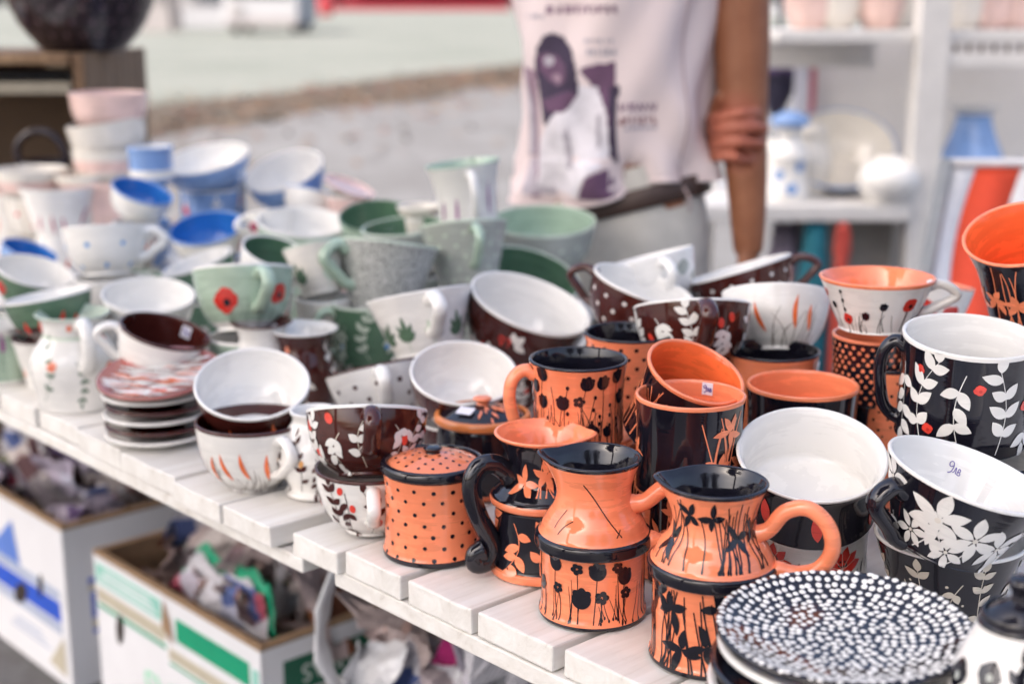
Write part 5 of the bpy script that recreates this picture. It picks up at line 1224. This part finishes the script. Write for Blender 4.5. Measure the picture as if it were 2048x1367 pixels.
mb.add([tilt(p) for r in bl for p in r], [(i*48+j, i*48+(j+1) % 48, (i+1)*48+(j+1) % 48, (i+1)*48+j) for i in range(3) for j in range(48)]); bt = mb.build('belt', M_BELT, person)
for a in (-2.2,):
    mb = MB(); mb.box(tilt(Vector((.186*math.cos(a), .133*math.sin(a), .887))), (.012, .012, .055)); mb.build('belt_loop', M_TROU, tr_, False)
for s in (-1, 1):
    mb = MB(); mb.box((s*.105, -.06, .035), (.095, .27, .07)); o = mb.build('shoe', plain('canvas_shoe', (.5, .5, .5), .8), person); bevel(o, .03, 3)

# ------------------------------------------------------------------ wooden cabinet with the dark spotted bowl, left at the back
M_WOOD, t_, b_ = new_mat('brown_wood'); g_ = noise_n(t_, 1, 5, obj_vec(t_, (30, 30, 2)), .6, .5)
link(t_, ramp(t_, g_, [(.3, (.11, .058, .028)), (.55, (.23, .14, .075)), (.75, (.32, .21, .12))]), b_.inputs['Base Color']); b_.inputs['Roughness'].default_value = .7; bump(t_, b_, g_, .4, .002)
CY = 3.0
cabR = wp(166, 108, CY); cabL = cabR.x-.85
cab = empty('wooden_cabinet', Vector((cabR.x-.42, CY+.2, 0))); tag(cab, 'open brown wooden cabinet with shelves behind the pink bowls', 'cabinet')
ztop = cabR.z
def cb(nm, x0, x1, y0, y1, z0, z1, mat=M_WOOD):
    mb = MB(); mb.box(Vector(((x0+x1)/2, (y0+y1)/2, (z0+z1)/2))-cab.location, (x1-x0, y1-y0, z1-z0)); return bevel(mb.build(nm, mat, cab, False), .004)
pw = .03
for k in range(4): cb('side_plank', cabR.x-.024, cabR.x-.001*k, CY+.132*k, CY+.132*k+.128, 0, ztop-.003*(k % 2))
cb('side_panel', cabL, cabL+.02, CY+.0, CY+.40, 0, ztop)
cb('top_board', cabL+.022, cabR.x-pw-.002, CY+.004, CY+.40, ztop-.022, ztop); cb('leg', cabL+.0, cabL+.02, CY+.41, CY+.45, 0, .1)
z2 = wp(80, 178, CY).z; cb('shelf', cabL+.022, cabR.x-pw-.002, CY+.006, CY+.38, z2-.012, z2+.012, plain('shelf_edge', (.28, .25, .19), .7, .1, 30, .2)); cb('shelf', cabL+.022, cabR.x-pw-.002, CY+.01, CY+.38, .62, .645)
cb('back_panel', cabL+.022, cabR.x-.028, CY+.401, CY+.412, .1, ztop-.03, plain('cabinet_back', (.12, .078, .05), .8, .2, 8, .3))
cb('bracket', cabR.x-pw-.05, cabR.x-pw-.003, CY+.002, CY+.05, z2+.045, ztop-.024, plain('light_bracket', (.36, .27, .18), .7, .1, 30, .2))
# dark spotted bowl on top
db = wp(138, 95, CY+.06); R = .172
root = empty('large_bowl', Vector((db.x, CY+.17, ztop+.0015))); tag(root, 'large dark bowl with faint pale spots standing on the cabinet', 'bowl')
sf = Surf(smooth_prof([(.085, 0), (.09, .004), (.105, .02), (.135, .06), (.16, .12), (.17, .19), (R, .23)]), .23, 77); c_ = glaze('dark_plum', (.022, .014, .019)); body_mesh('body', sf, .006, [c_, c_, c_, c_], root)
P = Paint(sf, 5); d_dots('purple', .045, .006, .15, .95, nm='pale_spots')(P)
P.L = {('pale_spots', glaze('faint_spot', (.10, .065, .08))): v for k_, v in P.L.items()}; P.build(root)
# plate and knob of a lidded pot beside it, partly out of the picture
root = empty('lidded_pot', Vector((db.x-.235, CY+.10, ztop+.0015))); tag(root, 'low cream pot with domed lid beside the dark spotted bowl', 'pot')
sf = Surf(smooth_prof([(.04, 0), (.05, .01), (.058, .02), (.06, .03)]), .03, 78); body_mesh('body', sf, .004, [G('cream')]*4, root); lid(root, .031, .062, G('cream'), G('cream'), .014, .02)
# basket handle seen inside the cabinet
root = empty('handled_pot', Vector((wp(84, 300, 3.0).x, 3.0, TZ+.0005))); tag(root, 'dark pot with an arched handle in front of the cabinet', 'pot')
zt = wp(84, 322, 3.0).z-TZ; sf = Surf(smooth_prof([(.05, 0), (.06, zt*.2), (.066, zt*.6), (.055, zt)]), zt, 79); body_mesh('body', sf, .004, [c_]*4, root)
mb = MB(); mb.tube(crom([(-.05, 0, zt-.004), (-.052, 0, zt+.03), (-.025, 0, zt+.058), (.012, 0, zt+.06), (.04, 0, zt+.035), (.052, 0, zt-.004)], 6), .0085, 10); mb.build('arched_handle', c_, root)

# ------------------------------------------------------------------ the white shelf stand on the right with its wares
M_WPAINT = plain('white_stand_paint', (.72, .70, .67), .6, .06, 20, .2, .002); SY = 4.0
stand = empty('shelf_stand', Vector((wp(1800, 0, SY).x, SY+.25, 0))); tag(stand, 'white painted shelf stand with post, shelf and counter full of wares', 'shelf')
def sb(nm, u0, u1, y0, y1, z0, z1, mat=M_WPAINT):
    x0, x1 = wp(u0, 0, SY).x, wp(u1, 0, SY).x; mb = MB(); mb.box(Vector(((x0+x1)/2, (y0+y1)/2, (z0+z1)/2))-stand.location, (x1-x0, y1-y0, z1-z0)); return bevel(mb.build(nm, mat, stand, False), .004)
zs1 = wp(0, 62, SY).z; zs2 = wp(0, 405, SY).z
sb('post', 1838, 1900, SY-.03, SY+.045, 0, 2.1); sb('post', 1440, 1478, SY+.33, SY+.40, 0, 2.1); sb('post', 2250, 2310, SY-.03, SY+.045, 0, 2.1)
sb('shelf_board', 1560, 1836, SY+.0, SY+.42, zs1-.032, zs1); sb('shelf_board', 1902, 2248, SY+.0, SY+.42, zs1-.032, zs1); sb('shelf_rail', 1902, 2248, SY-.02, SY-.002, zs1-.10, zs1-.062); sb('shelf_rail', 1570, 1836, SY+.43, SY+.45, zs1-.12, zs1-.04)
sb('counter_board', 1420, 1836, SY-.06, SY+.55, zs2-.045, zs2); sb('counter_board', 1902, 2248, SY-.06, SY+.55, zs2-.045, zs2); sb('front_panel', 1620, 1836, SY+.10, SY+.115, .12, zs2-.047, plain('grey_cloth', (.34, .32, .29), .9, .1, 10, .3))
sb('back_cloth', 1690, 2560, SY+.58, SY+.60, .2, zs1-.03, plain('grey_back_cloth', (.68, .66, .635), .9, .06, 4, .3, .01))
for k in range(12): sb('hook', 1912+k*26, 1920+k*26, SY-.016, SY-.004, zs1-.058, zs1-.036, plain_dark)
def ware(name, label, cat, u, y, z, prof, mats, bands=(), hd=None, deco=None):
    root = empty(name, Vector((wp(u, 0, SY).x*y/SY, y, z+.001))); tag(root, label, cat, 'wares on the white shelf stand'); SEED[0] += 1
    sf = Surf(smooth_prof(prof), prof[-1][1], SEED[0]); body_mesh('body', sf, .004, mats, root, bands=bands, seg=40)
    if hd is not None: handle(root, sf, hd, mats[0])
    if deco: P = Paint(sf, SEED[0]); deco(P); P.build(root)
    return root
vz = [(.05, 0), (.075, .04), (.085, .10), (.07, .16), (.045, .20), (.04, .23), (.05, .25)]
for q, (u, c, lab) in enumerate(((1620, 'pink', 'pale pink vase on the shelf nearest the bare arm'), (1672, 'cream', 'cream vase on the shelf beside the pale pink vase'), (1762, 'pink', 'rosy vase on the shelf near the white post'), (1806, 'cream', 'slim cream vase right beside the white post'), (1926, 'cream', 'cream vase beyond the white post'), (1980, 'pink', 'pinkish vase on the shelf beyond the post'), (2034, 'pink', 'pale vase at the outer end of the shelf'))):
    ware('vase', lab, 'vase', u, SY+.2, zs1, [(a*(.9 if q != 3 else .6), b) for a, b in vz], [G(c)]*4)
ware('vase', 'blue bottle-shaped vase with white mouth on the counter', 'vase', 1966, SY+.1, zs2, [(.115, 0), (.12, .02), (.10, .09), (.066, .17), (.05, .22), (.052, .245), (.072, .262)], [G('lblue'), G('white'), G('white'), G('white')], bands=[(.24, .27, 3)])
ware('figurine', 'white and blue figurine with blue cap on the counter', 'figurine', 1592, SY+.05, zs2, [(.055, 0), (.06, .02), (.05, .09), (.055, .13), (.035, .165), (.03, .18), (.04, .205), (.055, .215), (.05, .235), (.02, .25)], [G('white'), G('white'), G('lblue'), G('lblue')], bands=[(.205, .25, 3)], deco=d_poppies([(-40, .3, 1), (30, .4, 1), (0, .15, 1)], .018, False, 'lblue', 'blue'))
ware('figurine', 'small white figurine with blue flowers beside the capped figurine', 'figurine', 1556, SY+.1, zs2, [(.045, 0), (.05, .02), (.04, .08), (.025, .11), (.035, .14), (.02, .165)], [G('white')]*4, deco=d_poppies([(0, .3, 1), (40, .5, 1)], .015, False, 'lblue', 'blue'))
ware('figurine', 'cream figurine between the capped figurine and the big bowl', 'figurine', 1638, SY+.15, zs2, [(.05, 0), (.055, .03), (.06, .10), (.04, .16), (.045, .185), (.02, .21)], [G('cream')]*4)
ware('teapot_body', 'white ribbed teapot on the counter beside the white post', 'teapot', 1800, SY-.0, zs2, [(.05, 0), (.06, .005), (.085, .05), (.08, .09), (.05, .115), (.03, .13)], [G('white')]*4, hd=-80).name = 'teapot'
n_ = Vector((-.10, -.62, .78)).normalized(); root = empty('large_bowl', frame(n_, Vector((wp(1735, 0, SY).x, SY+.26, zs2+.05)))); tag(root, 'big cream bowl with blue rim leaning on the counter', 'bowl', 'wares on the white shelf stand')
sf = Surf(smooth_prof([(.06, 0), (.07, .004), (.12, .04), (.155, .09), (.165, .11)]), .11, 91); body_mesh('body', sf, .005, [G('cream'), G('cream'), G('lblue'), G('cream')], root, rim_z=.097)
# thin striped post, hanging folded umbrella, things under the counter
so = empty('striped_pole', Vector((wp(1692, 0, SY).x, SY+.50, 0))); tag(so, 'thin white pole with a red stripe behind the counter wares', 'pole')
mb = MB(); mb.box((-.010, 0, .625), (.040, .03, 1.25)); mb.build('white_stripe', plain('pole_white', (.68, .68, .76), .5, .04, 30, 0), so, False); mb = MB(); mb.box((.022, 0, .625), (.020, .03, 1.25)); mb.build('red_stripe', plain('pole_red', (.55, .16, .20), .5, .04, 30, 0), so, False)
um = empty('folded_umbrella', Vector((wp(1562, 0, 4.6).x, 4.6, wp(1562, 250, 4.6).z))); tag(um, 'dark navy folded umbrella hanging behind the bare arm', 'umbrella')
M_NAVY = plain('navy_cloth', (.025, .022, .05), .7, .2, 30, .4, .003); zu = wp(0, 100, 4.6).z-um.location.z
mb = MB(); n = 20
for q, (z, r) in enumerate(((0, .008), (.05, .022), (zu*.45, .05), (zu*.62, .047), (zu*.66, .062), (zu*.9, .052), (zu, .02))):
    pass
prof_u = [(.006, 0), (.02, .04), (.046, zu*.45), (.05, zu*.6), (.064, zu*.66), (.056, zu*.88), (.02, zu)]
vs = []
for p in crom(prof_u, 4):
    for j in range(24): k_ = p.x*(1+.16*math.cos(8*2*PI*j/24)); vs.append((k_*math.cos(2*PI*j/24), k_*math.sin(2*PI*j/24), p.y))
m_ = len(vs)//24; mb.add(vs, [(i*24+j, i*24+(j+1) % 24, (i+1)*24+(j+1) % 24, (i+1)*24+j) for i in range(m_-1) for j in range(24)]); mb.build('canopy', M_NAVY, um)
mb = MB(); mb.tube([(0, 0, zu-.01), (0, 0, zu+.34)], .007, 8); mb.tube(crom([(0, 0, zu+.33), (.0, 0, zu+.38), (.03, 0, zu+.40), (.055, 0, zu+.37)], 5), .009, 8); mb.build('handle', M_NAVY, um)
mb = MB(); mb.box((0, 0, zu*.78), (.125, .02, .03)); mb.lathe([(.066, zu*.70), (.069, zu*.74), (.066, zu*.80)], 24); mb.build('strap', plain('violet_band', (.10, .06, .16), .6), um)
def sack(label, u, v0, v1, wpx, y, mat, name, cat, seed):
    a, b = wp(u, v0, y), wp(u, v1, y); r = wpx/2/FPX*y*1.03; hh = max(.12, a.z); N = 28; vs = []; rows = ((0, .8), (.1, 1), (.5, 1.02), (.8, .9), (.95, .6), (1, .12))
    for fr, k_ in rows:
        for j in range(N): t = 2*PI*j/N; q = k_*r*(1+.10*noise.noise(Vector((math.cos(t)*2, math.sin(t)*2, fr*3+seed)))); vs.append((q*math.cos(t), q*math.sin(t), hh*fr))
    root = empty(name, Vector((a.x, y, 0))); tag(root, label, cat)
    o = mesh_obj('body', vs, [(i*N+j, i*N+(j+1) % N, (i+1)*N+(j+1) % N, (i+1)*N+j) for i in range(len(rows)-1) for j in range(N)]+[tuple(range(N-1, -1, -1))], mat, root)
    o.modifiers.new('s', 'SUBSURF').render_levels = 2
    mb = MB(); mb.tube(crom([(-r*.5, 0, hh*.9), (-r*.3, 0, hh*1.02), (r*.3, 0, hh*1.02), (r*.5, 0, hh*.9)], 5), .012, 8); mb.build('handle', mat, root); return root
sack('patterned violet bag on the ground under the counter', 1572, 445, 560, 85, SY+.05, newsprint('violet_pattern', (.16, .13, .17), [(.05, .04, .07), (.22, .18, .24), (.1, .06, .1), (.3, .28, .3)]), 'patterned_bag', 'bag', 2)
sack('teal cloth bag on the ground under the counter', 1632, 444, 560, 68, SY-.03, plain('teal_cloth', (.01, .14, .19), .8, .2, 20, .4, .004), 'teal_bag', 'bag', 5)
sack('small red bag beside the teal bag under the counter', 1686, 468, 560, 36, SY-.06, plain('red_cloth', (.52, .07, .05), .8, .2, 20, .4, .004), 'red_bag', 'bag', 7)

# ------------------------------------------------------------------ striped deck chair at the right
dk = empty('deck_chair', Vector((wp(1960, 0, 2.6).x, 2.6, 0))); tag(dk, 'folding chair with red and white striped cloth back leaning behind table', 'chair')
def dl(u, v, y): return wp(u, v, y)-dk.location
top_y, bot_y = 2.75, 2.45
def edge(u0, v0, u1, v1): return dl(u0, v0, top_y), dl(u1, v1, bot_y)
cols = [('white_stripe', 1905, 1840, plain('chair_white', (.70, .70, .71), .85, .05, 60, .2, .001)), ('red_stripe', 1952, 1896, plain('chair_red', (.72, .07, .025), .8, .06, 60, .2, .001)), ('white_stripe', 2042, 1990, None), ('red_stripe', 2092, 2046, None), ('white_stripe', 2166, 2130, None), (None, 2230, 2200, None)]
for q in range(5):
    nm, ut, ub, m_ = cols[q]; m_ = m_ or cols[q % 2][3]; ut2, ub2 = cols[q+1][1], cols[q+1][2]; N = 10; vs = []
    for i in range(N+1):
        s = i/N; sag = Vector((0, .05*math.sin(PI*s), -.0))
        a = dl(ut+(ub-ut)*s, 336+(660-336)*s, top_y+(bot_y-top_y)*s); b = dl(ut2+(ub2-ut2)*s, 336+(660-336)*s, top_y+(bot_y-top_y)*s); vs += [a+sag, b+sag]
    o = mesh_obj(nm, vs, [(2*i, 2*i+1, 2*i+3, 2*i+2) for i in range(N)], m_, dk); md = o.modifiers.new('t', 'SOLIDIFY'); md.thickness = .003
mw = plain('chair_frame', (.33, .33, .31), .5, .1, 30, .2)
for ut, ub in ((1893, 1828), (2246, 2215)):
    a, b = dl(ut, 326, top_y), dl(ub, 680, bot_y); d = (b-a).normalized(); e = a+d*((-(a.z+dk.location.z)+.0)/d.z); mb = MB(); mb.tube([a, e], .014, 10); mb.build('frame_rail', mw, dk)
    mb = MB(); c = a+d*.35; e2 = Vector((e.x, e.y+.62, 0)); mb.tube([c, e2], .013, 10); mb.build('rear_leg', mw, dk)
a, b = dl(1893, 326, top_y), dl(2246, 326, top_y); mb = MB(); mb.tube([a, b], .009, 10); mb.build('top_rail', cols[0][3], dk)

# ------------------------------------------------------------------ far across the lawn
def gx(u, v, z=0): return at(u, v, z)
M_FW = plain('far_white', (.36, .36, .38), .5, .04, 2, 0); M_FD = plain('far_dark', (.03, .03, .035), .4, .1, 2, 0); M_FG = plain('far_grey', (.28, .26, .26), .7, .08, 2, 0); M_FR = plain('far_red', (.24, .008, .022), .5, .08, 2, 0); M_FB = plain('far_brown', (.24, .13, .06), .7, .1, 2, 0)
p = gx(545, 66); van = empty('white_van', Vector((p.x, p.y, 0))); tag(van, 'white delivery van parked far across the lawn', 'van'); s = p.y/55
for nm, c, d, m_ in (('body', (0, 0, 1.25*s), (2.75*s, 4.6*s, 1.9*s), M_FW), ('windscreen', (0, -2.31*s, 1.65*s), (2.2*s, .04, .7*s), M_FD), ('bumper', (0, -2.34*s, .45*s), (2.6*s, .12, .3*s), M_FG), ('wheel', (-1.1*s, -1.4*s, .35*s), (.3*s, .7*s, .7*s), M_FD), ('wheel', (1.1*s, -1.4*s, .35*s), (.3*s, .7*s, .7*s), M_FD), ('wheel', (-1.1*s, 1.4*s, .35*s), (.3*s, .7*s, .7*s), M_FD), ('wheel', (1.1*s, 1.4*s, .35*s), (.3*s, .7*s, .7*s), M_FD), ('number_plate', (-.9*s, -2.41*s, .9*s), (.35*s, .03, .3*s), M_FG)):
    mb = MB(); mb.box(c, d); bevel(mb.build(nm, m_, van, False), .12*s if nm in ('body', 'wheel') else .01, 3)
def tent(label, u, v, wpx, hgt, mat, roof, name='market_tent'):
    p = gx(u, v); w_ = wpx/2925*p.y; root = empty(name, Vector((p.x, p.y, 0))); tag(root, label, 'tent')
    for sx in (-1, 1):
        for sy in (-1, 1): mb = MB(); mb.box((sx*w_*.48, sy*w_*.4, hgt/2), (.07, .07, hgt)); mb.build('post', M_FG, root, False)
    mb = MB(); a = w_*.5; b = w_*.42; mb.add([(-a, -b, hgt), (a, -b, hgt), (a, b, hgt), (-a, b, hgt), (0, 0, hgt+w_*.25)], [(0, 1, 4), (1, 2, 4), (2, 3, 4), (3, 0, 4)]); mb.build('roof', roof, root, False)
    for nm, c, d in (('wall', (0, b, hgt/2), (2*a-.1, .03, hgt-.05)), ('counter', (0, -b, .5), (2*a-.2, .5, .95))): mb = MB(); mb.box(c, d); mb.build(nm, mat, root, False)
tent('white market tent with pale counter far across the lawn', 405, 56, 130, 2.3, M_FW, M_FW)
tent('grey market tent at the far lawn edge behind the cabinet', 318, 64, 78, 2.3, M_FG, M_FG)
tent('red-fronted market tent far behind the shirt', 850, 20, 340, 2.4, M_FR, M_FR)
tent('white market tent far away beside the red tent', 190, 60, 130, 2.3, M_FW, M_FW)
tent('long white tent at the far lawn edge beyond the shelf stand', 1720, 30, 480, 2.5, M_FW, M_FW)
p = gx(652, 33); bn = empty('red_bin', Vector((p.x, p.y, 0))); tag(bn, 'red litter bin standing far across the lawn near the van', 'bin'); w_ = 30/2925*p.y
mb = MB(); mb.lathe([(.01, 0), (w_*.42, 0), (w_*.5, w_*1.1), (w_*.52, w_*1.15), (w_*.46, w_*1.18)], 20); mb.build('body', plain('bin_red', (.70, .07, .09), .5), bn); mb = MB(); mb.lathe([(w_*.54, w_*1.16), (w_*.5, w_*1.3), (.01, w_*1.4)], 20); mb.build('lid', M_FR, bn)
p = gx(440, 50, 0); bq = empty('wooden_bench', Vector((p.x, p.y-8, 0))); tag(bq, 'brown wooden bench in front of the white market tent', 'bench')
for nm, c, d in (('seat', (0, 0, .45), (1.6, .4, .06)), ('backrest', (0, .2, .8), (1.6, .05, .4)), ('leg', (-.7, 0, .21), (.08, .36, .42)), ('leg', (.7, 0, .21), (.08, .36, .42))): mb = MB(); mb.box(c, d); mb.build(nm, M_FB, bq, False)
